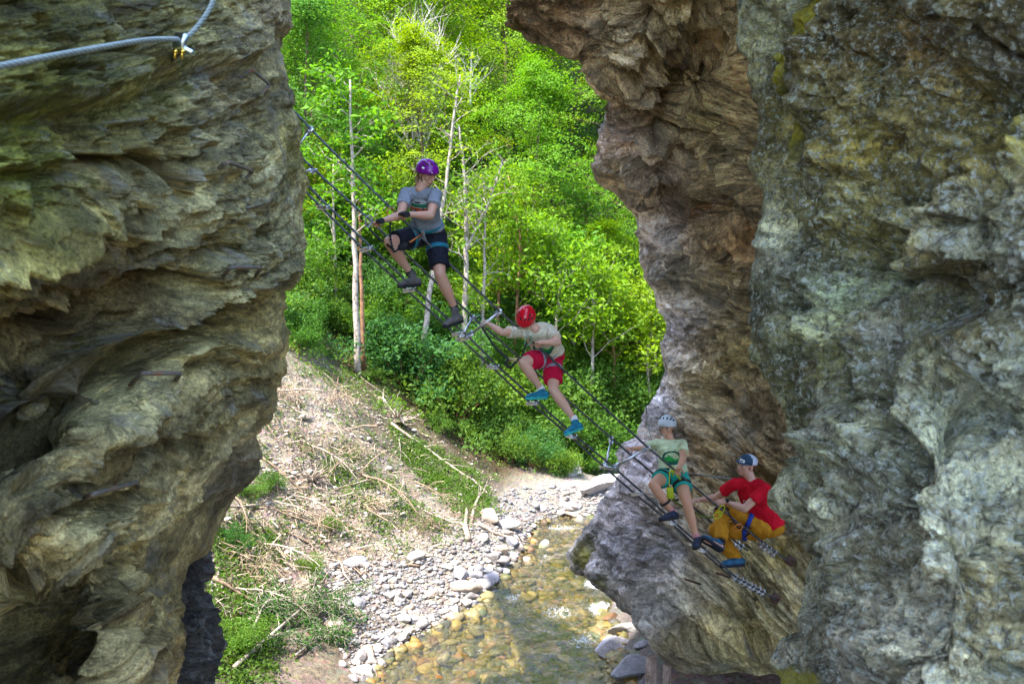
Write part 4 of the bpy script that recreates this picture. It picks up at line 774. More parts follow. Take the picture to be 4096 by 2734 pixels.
# ---- bushes
def bush_mesh(seed, nl, leaf, w_=1.0, h=1.0):
    r = np.random.default_rng(seed); cs = r.normal(size=(26, 3)) * (0.42 * w_, 0.42 * w_, 0.28 * h) + (0, 0, 0.5 * h); pick = r.integers(0, 26, nl); q = r.normal(size=(nl, 3)); q /= np.linalg.norm(q, axis=1, keepdims=True); q *= (r.uniform(0, 1, (nl, 1)) ** 0.4) * 0.34
    c = cs[pick] + q * (1, 1, 0.75); c = c[c[:, 2] > -0.05]; V, F, A = leaves(c, leaf, r, 0.4); mb = MB()
    for k in range(9):
        a = r.uniform(0, 6.28); mb.tube(branch_path(r, (0, 0, -0.1), (np.cos(a) * .7, np.sin(a) * .7, 1), 0.9 * h, 5, .15), [.018, .015, .012, .009, .006, .003], 4, cap=False)
    return mb.mesh('stem'), mesh_np('foliage', V, F, {'rnd': A})
PBU = [bush_mesh(i, 4800, 0.058) for i in range(4)]
def put_bush(x, y, s_, lb, gp, name='bush', mat=LB, cat='bush', bark=BK_brown):
    e = put_tree(PBU[random.randrange(4)], x, y, s_, random.uniform(0, 6.28), name, lb, cat, gp, mat, bark)
    for ch, nm in zip(e.children, ('stem', 'foliage')): ch.name = nm
    e.scale = (s_, s_, s_ * random.uniform(.8, 1.15)); return e
THK = [(1600, 1480), (1900, 1420), (2100, 1400), (2600, 1350), (2680, 1650), (2560, 1880), (2300, 1890), (2100, 1880), (1950, 1820), (1750, 1680), (1600, 1560)]
for a in on_ground_many(sample_px(THK, 46, r)): put_bush(a[0], a[1], r.uniform(0.5, 1.9), 'leafy green bush of the thicket on the bank above the stream', 'bushes of the thicket above the stream')
UND = [(1130, 1000), (2100, 950), (2600, 1000), (2640, 1400), (1900, 1450), (1600, 1500), (1350, 1480), (1130, 1420)]
for a in on_ground_many(sample_px(UND, 60, r)): put_bush(a[0], a[1], r.uniform(0.8, 1.7), 'low green bush growing under the hillside trees', 'bushes under the hillside trees')
LFT = [(830, 2150), (1000, 2080), (1060, 2250), (1000, 2420), (1000, 2734), (830, 2734)]
for a in on_ground_many(sample_px(LFT, 2, r)): put_bush(a[0], a[1], r.uniform(0.25, 0.5), 'small light green bush beside the wet rock at the slope foot', 'small bushes at the slope foot')
for x, y, s_ in [(2250, 1900, .8), (2150, 1885, .9), (2360, 1895, .8), (2050, 1862, .8), (2440, 1900, .7), (1010, 2000, .4), (1190, 1420, .8), (1150, 1330, 1.0), (1230, 1380, .8), (1080, 1960, .35), (1250, 2300, .3), (1320, 2150, .25), (1760, 1730, .5), (1500, 1530, .4)]:
    a = on_ground(x, y); put_bush(a.x, a.y, s_, 'overhanging green bush at the far bend above the pale gravel' if x > 2000 else ('low green bush standing alone on the pale debris slope' if y > 1450 else 'leafy bush by the cliff at the top of the debris slope'), 'bushes at the far bend' if x > 2000 else ('lone bushes of the debris slope' if y > 1450 else 'bushes at the top of the debris slope'))
# ---- ground cover
def cover(name, poly_list, leaf, mat, h, seed):
    r = np.random.default_rng(seed); C_ = []
    for poly, ncl, npc, sp in poly_list:
        c = on_ground_many(sample_px(poly, ncl, r)); q = np.repeat(c, npc, 0) + r.normal(size=(ncl * npc, 3)) * (sp, sp, 0); q[:, 2] = tz(q[:, :2]) + r.uniform(0.02, h, len(q)); C_.append(q)
    V, F, A = leaves(np.vstack(C_), leaf, r, 0.5); return setp(link(name, mesh_np(name, V, F, {'rnd': A}), mat), kind='stuff')
cover('undergrowth', [(UND, 900, 22, .35), (THK, 700, 22, .3)], 0.10, LB, 0.45, 31)
cover('weeds', [([(1560, 1700), (1900, 1880), (2000, 2040), (1850, 2060), (1650, 1900)], 300, 26, .14), ([(1200, 1750), (1500, 1850), (1850, 2150), (1600, 2200), (1350, 2000)], 90, 26, .13), (SLOPE, 260, 18, .10), ([(830, 2120), (1100, 2100), (1120, 2400), (1100, 2734), (830, 2734)], 260, 22, .12), ([(1150, 1480), (1430, 1480), (1600, 1600), (1500, 1640)], 90, 20, .15)], 0.055, leaf_mat('weed_leaf', [(0, (0.085, 0.16, 0.02)), (1, (0.085, 0.16, 0.02))]), 0.12, 33)
far_cover = []
rr = np.random.default_rng(77); n = 120000; y = rr.uniform(28, 120, n); x = rr.uniform(-0.34, 0.26, n) * y; z = tz(np.c_[x, y]); V, F, A = leaves(np.c_[x, y, z + rr.uniform(0.05, 1.2, n)], 0.22, rr, 0.5)
V = V; setp(link('forest_floor_plants', mesh_np('forest_floor_plants', V, F, {'rnd': A}), LB), kind='stuff')
# ================================================================ dead wood on the slope
def stick_proto(seed, L=1.0, rad=0.02, nt=7, curve=0.12):
    r = np.random.default_rng(seed); mb = MB(); p = branch_path(r, (-L / 2, 0, 0), (1, 0, 0), L, 8, curve); n = len(p); mb.tube(p, [rad * (1 - 0.75 * i / (n - 1)) for i in range(n)], 6)
    for k in range(nt):
        i = r.integers(1, n - 1); a = r.uniform(-1, 1); b = branch_path(r, p[i], (0.8, a * 1.2, r.uniform(-.1, .5)), L * r.uniform(.15, .4), 4, 0.22); mb.tube(b, [rad * .4, rad * .3, rad * .22, rad * .15, rad * .06], 4, cap=False)
    me = mb.mesh('branch'); me.polygons.foreach_set('use_smooth', np.ones(len(me.polygons), bool)); return me
M_stick = [bark_mat('bleached_branch', lin(162, 148, 132), lin(108, 94, 80)), bark_mat('brown_branch', lin(140, 118, 98), lin(92, 76, 62))]
PK = [stick_proto(100 + i, 1.0, 0.014, 6 + i) for i in range(6)]
for me in PK: me.materials.append(M_stick[0])
def slope_quat(x, y, yaw, lift=0.0):
    e_ = 0.25; zx = (TZ(x + e_, y) - TZ(x - e_, y)) / (2 * e_); zy = (TZ(x, y + e_) - TZ(x, y - e_)) / (2 * e_); n = Vector((-zx, -zy, 1)).normalized()
    d = Vector((math.cos(yaw), math.sin(yaw), 0)); d = (d - n * d.dot(n)).normalized(); d = (d + n * lift).normalized(); y_ = n.cross(d).normalized(); return Matrix((d, y_, d.cross(y_))).transposed().to_quaternion()
r = np.random.default_rng(55)
SL2 = [(1080, 1500), (1400, 1500), (1650, 1650), (1850, 1850), (1950, 2050), (1800, 2200), (1500, 2260), (1200, 2400), (1150, 2500), (830, 2450), (850, 2180), (1000, 1950), (1050, 1700)]
for i, a in enumerate(on_ground_many(sample_px(SL2, 95, r))):
    o = bpy.data.objects.new('fallen_branch', PK[i % 6]); SC.collection.objects.link(o); s_ = float(np.clip(np.exp(r.normal(0.1, 0.5)), 0.5, 3.0)); o.location = (a[0], a[1], a[2] + 0.03); o.scale = (s_, s_ * .8, s_ * .8)
    o.rotation_mode = 'QUATERNION'; o.rotation_quaternion = slope_quat(a[0], a[1], r.normal(-0.9, 0.8), r.uniform(0, .12))
    if r.uniform() < 0.3: o.material_slots[0].link = 'OBJECT'; o.material_slots[0].material = M_stick[1]
    setp(o, 'dry dead branch lying across the pale debris slope', 'branch', 'dead branches strewn over the debris slope')
def log_px(name, label, pts, rad, mat, lift=0.08, twigs=4, cat='log', zoff=None):
    r = np.random.default_rng(int(pts[0][0])); P_ = [on_ground(x, y) + Vector((0, 0, lift)) for x, y in pts]
    if zoff: P_ = [p + Vector((0, 0, z)) for p, z in zip(P_, zoff)]
    o = P_[0].copy(); f = []
    for i in range(len(P_) - 1):
        for q in range(3): f.append(P_[i].lerp(P_[i + 1], q / 3) - o + Vector((random.gauss(0, rad * .3), 0, random.gauss(0, rad * .3))))
    f.append(P_[-1] - o); n = len(f); mb = MB(); mb.tube(f, [rad * (1 - .55 * i / (n - 1)) for i in range(n)], 8)
    for k in range(twigs):
        i = r.integers(1, n - 1); mb.tube(branch_path(r, np.array(f[i]), r.normal(size=3) + (0, 0, .8), r.uniform(.25, .8), 4, .2), [rad * .35, rad * .28, rad * .2, rad * .12, rad * .05], 5, cap=False)
    ob = mb.build(name, mat); ob.location = o; return setp(ob, label, cat)
log_px('fallen_log', 'long pale trunk lying from the boulders into the stream', [(1905, 2110), (2010, 2160), (2120, 2190)], .05, M_stick[0], .12)
log_px('fallen_log', 'grey pole leaning upright from the boulders at the slope foot', [(1865, 2165), (1890, 2080), (1925, 1965)], .06, M_stick[0], .1, 2)
log_px('fallen_log', 'short stripped log leaning beside the grey pole', [(1870, 2170), (1858, 2110), (1865, 2050)], .07, M_stick[0], .1, 1)
log_px('fallen_log', 'curved brown log along the foot of the debris slope', [(1400, 2200), (1480, 2240), (1560, 2262), (1680, 2275)], .05, M_stick[1], .06)
log_px('fallen_log', 'long thin trunk pointing down the slope through the yellow weeds', [(1560, 1700), (1700, 1800), (1850, 1905), (1960, 1990)], .045, M_stick[0], .08, 6)
log_px('fallen_log', 'bleached log below the root plate at the thicket edge', [(1520, 1600), (1560, 1650), (1600, 1690)], .07, M_stick[0], .08, 3)
log_px('fallen_log', 'thin bleached trunk crossing the upper debris slope', [(1180, 1620), (1330, 1640), (1500, 1680), (1560, 1720)], .04, M_stick[0], .06, 8)
log_px('fallen_log', 'bare forked trunk lying down the left side of the slope', [(1110, 1470), (1170, 1560), (1200, 1650)], .045, M_stick[0], .07, 6)
log_px('fallen_log', 'pale pole low on the slope beside the wet rock', [(985, 2190), (1060, 2290), (1110, 2380)], .035, M_stick[0], .07, 3)
log_px('fallen_log', 'grey branch lying across the brush heap at the slope foot', [(850, 2330), (960, 2400), (1090, 2470)], .035, M_stick[1], .12, 8)
log_px('fallen_log', 'brown rotten log near the top of the brush heap', [(980, 2130), (1050, 2150), (1105, 2190)], .09, M_stick[1], .08, 3)
log_px('fallen_log', 'bare trunk hanging out of the far bushes to the stream bank', [(2190, 1740), (2240, 1850), (2330, 1900)], .05, M_stick[1], .2, 8)
# root plates
DARKROOT = bark_mat('root_soil', lin(96, 80, 64), lin(48, 38, 30), 3)
def roots(x, y, s_, label):
    p = on_ground(x, y); r = np.random.default_rng(int(x)); e = empty('tree_stump', p + Vector((0, 0, .1))); setp(e, label, 'stump'); v, f = stone_mesh(int(x), 3, .8, .5); v = v * (.24 * s_, .16 * s_, .20 * s_) * (1 + .35 * perlin(v * 2.5, 3))[:, None] + (0, 0, .06); link('root_ball', mesh_np('root_ball', v, f), DARKROOT, e)
    m2 = MB()
    for k in range(46): m2.tube(branch_path(r, (r.normal() * .1, 0, .1), (r.normal(), -.4 + r.normal() * .5, r.normal() * .9), s_ * r.uniform(.4, .8), 5, .25), [.03, .025, .018, .012, .007, .003], 5, cap=False)
    o = m2.build('root', M_stick[0], e); 
    for ch in e.children: ch.matrix_parent_inverse = Matrix.Identity(4)
roots(1245, 1950, .8, 'upturned root stump on the pale slope with dangling roots'); roots(1590, 1705, .9, 'dark root plate at the edge of the thicket'); roots(1260, 2375, .45, 'small mossy stump at the foot of the slope')
# dead brush heaps: fine brown twigs
def brush(px_, py_, s_, n, label, mat, seed, droop=0.0):
    r = np.random.default_rng(seed); p = on_ground(px_, py_); mb = MB()
    for k in range(n):
        o = r.normal(size=3) * (.35, .3, .12) * s_; d = r.normal(size=3) + (0.3, 0, .5 - droop); mb.tube(branch_path(r, o + (0, 0, .15 * s_), d, s_ * r.uniform(.3, .9), 5, .3, -.06 - droop * .2), [.008, .007, .005, .004, .003, .002], 3, cap=False)
    o = mb.build('brush_pile', mat); o.location = p; setp(o, label, 'brush')
M_straw = bark_mat('straw_twig', lin(178, 156, 130), lin(128, 106, 84))
for i, (a_, b_, s_, n_, lb) in enumerate([(1750, 1560, 1.5, 160, 'drooping dry brown brush in front of the thicket under the leaning trunk'), (1400, 1830, .7, 70, 'reddish dry twigs above the middle of the debris slope'), (1300, 2120, .8, 80, 'tangled dry twigs low on the debris slope'), (1680, 2130, .8, 90, 'dry brush heap just above the gravel bank'), (1120, 1600, .8, 80, 'dry brush beside the cliff edge near the slope top'), (1330, 1620, .8, 80, 'dry brush in the upper middle of the slope'), (1180, 1820, .8, 80, 'dry brush on the left side of the slope below the cliff edge'), (950, 2280, .9, 90, 'tangled brush heap beside the wet rock'), (1010, 2330, .6, 50, 'tangled brush heap at the slope foot'), (1840, 2080, .7, 70, 'dry brush beside the grey leaning pole'), (1480, 2030, .6, 60, 'dry brush in the centre of the lower slope'), (2000, 1520, 1.0, 60, 'bleached dry twigs over the thicket')]): brush(a_, b_, s_, n_, lb, M_straw if i % 3 else M_stick[1], 300 + i, 0.5 if i == 0 else 0)
# twig litter nobody could count
tw = []
for i in range(5):
    m_ = MB(); r0 = np.random.default_rng(400 + i); m_.tube(branch_path(r0, (-.5, 0, 0), (1, 0, 0), 1, 3, .18), [.028, .022, .016, .006], 3, cap=False); v = np.vstack(m_.v); f = np.array([q for q in m_.f]); tw.append((v, f))
p = on_ground_many(sample_px(SL2, 1700, r)); s = np.clip(np.exp(r.normal(np.log(.2), .6, len(p))), .08, 1.1)
M_twig = rnd_mat('twig', [(0, lin(210, 190, 168)), (0.5, lin(172, 150, 128)), (1, lin(128, 106, 88))]); scatter_mesh('twig_litter', tw, p + (0, 0, .015), s, M_twig, seed=9, sink=.02, rot3=True)
# ---- green conifer branch lying at the water's edge
M_need = leaf_mat('needle', [(0, (0.035, 0.11, 0.015)), (1, (0.05, 0.14, 0.02))], 0.2)
def conifer_branch(stem, rad, label, seed, nside=16, sl=.7, dens=34):
    r = np.random.default_rng(seed); P_ = [on_ground(x, y) + Vector((0, 0, z)) for x, y, z in stem]; o = P_[0].copy(); e = empty('conifer_branch', o); setp(e, label, 'branch'); mb = MB(); f = []
    for i in range(len(P_) - 1):
        for q in range(4): f.append(np.array(P_[i].lerp(P_[i + 1], q / 4) - o))
    f.append(np.array(P_[-1] - o)); n = len(f); mb.tube(f, [rad * (1 - .7 * i / (n - 1)) for i in range(n)], 7); C_, D_ = [], []
    for k in range(nside):
        i = r.integers(max(1, n // 4), n); b = branch_path(r, f[min(i, n - 1)], (r.normal(), r.normal(), .45), sl * r.uniform(.5, 1.2), 6, .18, -.07); mb.tube(b, [.012, .01, .008, .006, .004, .003, .002], 4, cap=False)
        for j in range(1, 7):
            for q in range(3):
                c = branch_path(r, b[j], (r.normal(), r.normal(), -.3), .22, 3, .2, -.1); mb.tube(c, [.004, .003, .002, .001], 3, cap=False)
                for u in range(dens // 3): w_ = r.uniform(); jx = min(int(w_ * 3), 2); C_.append(c[jx] + (c[jx + 1] - c[jx]) * (w_ * 3 - jx) + r.normal(size=3) * .008)
    mb.build('stem', BK_pale, e); C_ = np.array(C_); m_ = len(C_); A = r.normal(size=(m_, 3)); A /= np.linalg.norm(A, axis=1, keepdims=True); B = np.cross(A, r.normal(size=(m_, 3))); B /= np.linalg.norm(B, axis=1, keepdims=True)
    L_ = .050; W_ = .009; V = np.stack([C_, C_ + A * L_ * .5 + B * W_, C_ + A * L_, C_ + A * L_ * .5 - B * W_], 1).reshape(-1, 3); link('foliage', mesh_np('foliage', V, np.arange(4 * m_).reshape(m_, 4), {'rnd': np.repeat(r.uniform(0, 1, m_), 4)}), M_need, e)
    for ch in e.children: ch.matrix_parent_inverse = Matrix.Identity(4)
conifer_branch([(940, 2690, .1), (1080, 2590, .2), (1220, 2500, .35), (1330, 2450, .3)], .04, 'fallen conifer branch with pale stem and green needles on the sand', 71, 26, .75)
conifer_branch([(1180, 2640, .08), (1270, 2580, .15), (1360, 2530, .12)], .025, 'green needle twigs fanned out on the sand below the pale stem', 72, 20, .55)
conifer_branch([(1010, 2540, .1), (1060, 2470, .25), (1120, 2420, .3)], .025, 'dark green needle spray standing up behind the fallen conifer branch', 73, 16, .5)
# ================================================================ CABLE LADDER AND HARDWARE
def bvh_of(*obs):
    vs, fs = [], []; off = 0
    for o in obs:
        me = o.data; v = np.empty(len(me.vertices) * 3, np.float32); me.vertices.foreach_get('co', v); v = v.reshape(-1, 3); f = np.empty(len(me.loops), np.int32); me.loops.foreach_get('vertex_index', f); f = f.reshape(-1, 4) + off
        vs.append(v); fs.append(f); off += len(v)
    return BVHTree.FromPolygons(np.vstack(vs).tolist(), np.vstack(fs).tolist())
ROCKS = bvh_of(CL, CM, CN, CW)
def ray(px, py):
    d = (V3(px, py, 1) - Vector((0, 0, CAMZ))).normalized(); return ROCKS.ray_cast(Vector((0, 0, CAMZ)), d)
def on_rock(px, py, out=0.0):
    """point on the rock in this direction, pulled out of the face by some metres"""
    loc, n, _, dist = ray(px, py)
    if loc is None: return V3(px, py, 9.5)
    d = (loc - Vector((0, 0, CAMZ))).normalized(); return loc - d * out
def steel(name, col=(0.55, 0.56, 0.58), rough=0.35, metal=1.0, stripes=0):
    t = NT(name)
    if stripes:
        g = t.attr('tw', 'Fac'); s_ = t.math('SINE', t.math('MULTIPLY', g, stripes)); c = t.mix(t.ramp(s_, [(0.2, 0), (0.7, 1)]), tuple(k * 0.35 for k in col), col); n = t.noise(t.coord(), 30, 3); c = t.mix(0.5, c, t.ramp(n, [(0.3, tuple(k * .6 for k in col)), (0.7, col)])); return t.done(t.pbr(c, rough, metal, t.bump(s_, 0.5, 0.003)))
    n = t.noise(t.coord(), 22, 4, 0.6); return t.done(t.pbr(t.mix(t.ramp(n, [(0.45, 0), (0.7, .5)]), col, tuple(k * .55 for k in col)), rough, metal))
ST = steel('galvanised_steel', (0.62, 0.64, 0.68), 0.3); ST_rope = steel('steel_rope', (0.17, 0.19, 0.22), 0.45, 0.8, 1.0); ST_rope2 = steel('bright_steel_rope', (0.42, 0.47, 0.42), 0.45, 0.5, 1.0); ST_dark = steel('dark_steel', (0.10, 0.10, 0.11), 0.5, 0.6); BRASS = steel('yellow_bolt', (0.80, 0.55, 0.10), 0.3)
def rust():
    t = NT('rusty_rebar'); c = t.coord(); n = t.noise(c, 16, 5, 0.7); col = t.ramp(n, [(0.35, lin(92, 92, 86)), (0.52, lin(112, 102, 88)), (0.68, lin(150, 92, 52))]); w_ = t.attr('tw', 'Fac'); return t.done(t.pbr(col, 0.7, 0.05, t.bump(t.math('SINE', w_), 0.8, 0.002)))
RUST = rust(); RUSTB = steel('rusted_iron', (0.10, 0.055, 0.04), 0.7, 0.4)
def cat_pts(pts, per=8):
    pts = [Vector(p) for p in pts]; P_ = [pts[0] * 2 - pts[1]] + pts + [pts[-1] * 2 - pts[-2]]; out = []
    for i in range(1, len(P_) - 2):
        a, b, c, d = P_[i - 1:i + 3]
        for k in range(per):
            t = k / per; out.append(0.5 * ((2 * b) + (c - a) * t + (2 * a - 5 * b + 4 * c - d) * t * t + (3 * b - a - 3 * c + d) * t ** 3))
    out.append(pts[-1]); return out
def rope(name, pts, rad, mat, pitch=0.09, seg=8, parent=None, strands=0):
    pts = [Vector(p) for p in pts]; mb = MB()
    L = [0]; 
    for a, b in zip(pts[:-1], pts[1:]): L.append(L[-1] + (b - a).length)
    if strands:
        n = int(L[-1] / (pitch / 14)); fine = []
        Px = np.array([list(p) for p in pts]); q = np.linspace(0, L[-1], n); X = np.stack([np.interp(q, L, Px[:, k]) for k in range(3)], -1); T_ = np.gradient(X, axis=0); T_ /= np.linalg.norm(T_, axis=1, keepdims=True); A = np.cross(T_, [0, 0, 1.0]); A /= np.linalg.norm(A, axis=1, keepdims=True); B = np.cross(T_, A)
        for s_ in range(strands):
            ph = 2 * np.pi * (q / pitch + s_ / strands); C_ = X + (A * np.cos(ph)[:, None] + B * np.sin(ph)[:, None]) * rad * 0.70; mb.tube([Vector(c) for c in C_], rad * 0.30, 6)
        me = mb.mesh(name); nv_ = len(me.vertices); tw = np.where((np.arange(nv_) // (nv_ // strands)) % 2 == 0, 1.57, -1.2).astype(np.float32); at = me.attributes.new('tw', 'FLOAT', 'POINT'); at.data.foreach_set('value', tw); return link(name, me, mat, parent)
    mb.tube(pts, rad, seg); me = mb.mesh(name); tw = np.repeat(np.array(L) * 2 * np.pi / pitch, seg) + np.tile(np.arange(seg) * 2 * np.pi / seg, len(pts)); at = me.attributes.new('tw', 'FLOAT', 'POINT'); at.data.foreach_set('value', tw.astype(np.float32)); return link(name, me, mat, parent)
def resample(pts, step):
    X = np.array([list(p) for p in pts]); L = np.r_[0, np.cumsum(np.linalg.norm(np.diff(X, axis=0), axis=1))]; q = np.linspace(0, L[-1], max(3, int(L[-1] / step))); return [Vector((np.interp(k, L, X[:, 0]), np.interp(k, L, X[:, 1]), np.interp(k, L, X[:, 2]))) for k in q]
def dR(x): return 1.0 / (0.1266 - 1.28e-5 * (x - 1700))
cabs = {'HR': ([(1120, 395), (1190, 460), (1300, 575), (1558, 827), (1782, 1039), (2000, 1246), (2592, 1789), (2871, 2024), (3041, 2160), (3150, 2240)], -0.12, 'upper handrail cable on the near side of the cable ladder'),
        'HL': ([(1120, 555), (1214, 638), (1300, 718), (1472, 873), (1552, 948), (1891, 1266), (2447, 1753), (2721, 1985), (2950, 2171), (2990, 2200)], 0.45, 'handrail cable on the far side of the cable ladder'),
        'F1': ([(1150, 665), (1235, 745), (1300, 813), (1484, 988), (1661, 1157), (1877, 1349), (1991, 1464), (2149, 1607), (2302, 1743), (2456, 1868), (2568, 1968), (2701, 2089), (2823, 2198), (2947, 2310), (3101, 2392)], 0.05, 'foot cable on the near side of the cable ladder'),
        'F2': ([(1140, 690), (1223, 767), (1300, 844), (1458, 1002), (1621, 1154), (1837, 1349), (1963, 1464), (2111, 1602), (2274, 1736), (2408, 1859), (2526, 1962), (2689, 2095), (2810, 2205), (2940, 2318), (3060, 2385)], 0.25, 'foot cable on the far side of the cable ladder')}
CAB = {}
for k, (p_, off, lb) in cabs.items():
    pts = [V3(x, y, dR(x) + off) for x, y in p_]; CAB[k] = pts; setp(rope('bridge_cable', resample(pts, 0.04), 0.0108, ST_rope, 0.1), lb, 'cable')
def cab_at(k, px):
    """the point of a cable whose picture column is px"""
    p_ = cabs[k][0]; xs = [q[0] for q in p_]; ys = [q[1] for q in p_]; return V3(px, np.interp(px, xs, ys), dR(px) + cabs[k][1])
def clip(mb, c, ax, s_=1.0, m=0):
    """U-bolt wire rope clip"""
    ax = Vector(ax).normalized(); up = Vector((0, -.5, 1)); up = (up - ax * up.dot(ax)).normalized(); sd = ax.cross(up); R = Matrix((sd, ax, up)).transposed(); c = Vector(c)
    mb.box(c - up * .014 * s_, (.024 * s_, .010 * s_, .007 * s_), R, m, .002)
    mb.tube([c + R @ Vector((.015 * s_ * math.cos(t), 0, .006 * s_ + .015 * s_ * math.sin(t))) for t in np.linspace(0, math.pi, 7)], .0045 * s_, 6, m=m)
    for q in (-1, 1): mb.tube([c + R @ Vector((.015 * s_ * q, 0, .006 * s_)), c + R @ Vector((.015 * s_ * q, 0, -.034 * s_))], .0045 * s_, 6, m=m); mb.tube([c + R @ Vector((.015 * s_ * q, 0, -.020 * s_)), c + R @ Vector((.015 * s_ * q, 0, -.029 * s_))], .009 * s_, 6, m=m)
AXL = (CAB['F1'][8] - CAB['F1'][6]).normalized()
def rung(x, i, lbl):
    a, b = cab_at('F1', x), cab_at('F2', x - 32); e = empty('ladder_rung', tuple((a + b) / 2)); setp(e, lbl, 'rung', None); d = (b - a).normalized(); up = d.cross(AXL).normalized(); up = up if up.z > 0 else -up; R = Matrix((d, up.cross(d), up)).transposed()
    m = MB(); L = (b - a).length / 2 + .03; m.box((a + b) / 2 - up * .016, (L, .022, .0045), R, 0, .002); m.box((a + b) / 2 - up * .028, (L * .92, .005, .012), R, 0, .001); m.build('plate', ST, e)
    for p in (a, b): m2 = MB(); clip(m2, p, AXL, 1.05); m2.build('clamp', ST, e)
    return e
nms = ['rung at the upper left end of the ladder by the cliff edge', 'rung between the cliff edge and the top climber', 'rung under the bent leg of the top climber', 'rung under the straight leg of the top climber', 'rung below the upper brace frame, ahead of the climber in red shorts', 'rung under the upper foot of the climber in red shorts', 'rung under the lower foot of the climber in red shorts', 'rung below the lower brace frame near the girl', 'rung under the raised foot of the girl', 'rung just beyond the lower foot of the girl']
for i, (x, lb) in enumerate(zip((1312, 1484, 1657, 1852, 1991, 2149, 2302, 2568, 2701, 2823), nms)): rung(x, i, lb)
def brace(xH, xHl, xF, xFl, label):
    hr, hl, f1, f2 = cab_at('HR', xH), cab_at('HL', xHl), cab_at('F1', xF), cab_at('F2', xFl); e = empty('brace_frame', tuple((f1 + f2) / 2)); setp(e, label, 'frame')
    for a, b in ((hr, f1), (hl, f2 + (f1 - f2) * .2)):
        m = MB(); m.tube([a, a.lerp(b, .5), b], [.012, .013, .012], 8); d = (b - a).normalized(); s_ = d.cross(Vector((0, -1, .3))).normalized(); R = Matrix((s_, d.cross(s_), d)).transposed()
        for q in (a.lerp(b, .06), a.lerp(b, .94)): m.box(q, (.024, .006, .045), R, 0, .003)
        m.build('strut', ST, e)
    m = MB(); d = (f2 - f1).normalized(); up = d.cross(AXL).normalized(); up = up if up.z > 0 else -up; m.box((f1 + f2) / 2 - up * .018, ((f2 - f1).length / 2 + .04, .026, .005), Matrix((d, up.cross(d), up)).transposed(), 0, .002); m.build('cross_plate', ST, e)
    for p in (hr, hl, f1, f2): m2 = MB(); clip(m2, p, AXL, 1.2); m2.build('clamp', ST, e)
brace(2000, 1891, 1872, 1840, 'V shaped steel brace frame between the two upper climbers'); brace(2592, 2447, 2456, 2412, 'V shaped steel brace frame in front of the girl'); brace(1243, 1262, 1130, 1100, 'V shaped steel brace frame half hidden behind the left cliff edge')
# anchors on the right wall
def anchor(pts, clips, label):
    e = empty('cable_anchor', tuple(on_rock(*pts[-1]))); setp(e, label, 'anchor'); c = on_rock(*pts[-1], .07)
    m = MB(); m.box(c, (.045, .03, .05), Matrix.Rotation(.5, 3, 'Y'), 0, .006); m.tube([c + Vector((.03 * math.cos(t), -.035, .03 * math.sin(t))) for t in np.linspace(0, 6.28, 14)], .011, 7); m.tube([c, c + Vector((.1, .16, -.04))], .02, 8); m.build('eye_bolt', RUSTB, e); return e
def clips_row(xs, ca, cb, label, n):
    for i in range(n):
        f = (i + .5) / n + random.uniform(-.03, .03); p = ca.lerp(cb, f); m = MB(); clip(m, (0, 0, 0), (cb - ca), 1.45); o = m.build('rope_clip', ST); o.location = p; setp(o, label, 'clip', label)
anchor([(3101, 2392)], 0, 'rusty ring anchor holding the foot cables, lower of the two on the wall'); anchor([(3162, 2241)], 0, 'rusty ring anchor holding the near handrail cable, upper of the two on the wall')
a_, b_ = CAB['F1'][-2], CAB['F1'][-1]; a_ = V3(2935, 2300, dR(2935) + .05); clips_row(None, a_, a_.lerp(CAB['F1'][-1], .78), 'shiny wire rope clips on the foot cable by the lower anchor', 7)
a_ = V3(3035, 2168, dR(3035) - .12); clips_row(None, a_, V3(3105, 2212, dR(3105) - .12), 'shiny wire rope clips on the near handrail by the upper anchor', 4)
a_ = V3(2945, 2166, dR(2945) + .45); clips_row(None, a_, V3(2975, 2190, dR(2975) + .45), 'shiny wire rope clips behind the seated man', 2)
setp(rope('safety_cable', resample([V3(2752, 1892, 9.5), V3(2935, 1914, 9.75), V3(3108, 1950, 9.95)], .03), .009, ST_rope2, .08), 'bright steel cable running along the wall behind the girl and the man', 'cable')
setp(rope('stay_cable', resample([on_rock(2584, 1627, .03), V3(2589, 1695, 10.2), V3(2617, 1792, 9.9), V3(2631, 1850, 9.7)], .05), .008, ST_rope2, .08), 'thin grey stay cable from the wall edge down to the girl', 'cable')
for (x0, y0, x1, y1, lb) in [(2865, 2290, 2930, 2312, 'iron pin sticking out of the wall beneath the man'), (2741, 2315, 2811, 2338, 'iron pin in the wall left of the lower anchor clips'), (2760, 1897, 2790, 1900, 'rusty wall bolt behind the girl')]:
    m = MB(); a = on_rock(x1, y1, -.04); b = on_rock(x0, y0, .22); m.tube([a, b], .012, 8); o = m.build('wall_pin', RUSTB); setp(o, lb, 'pin')
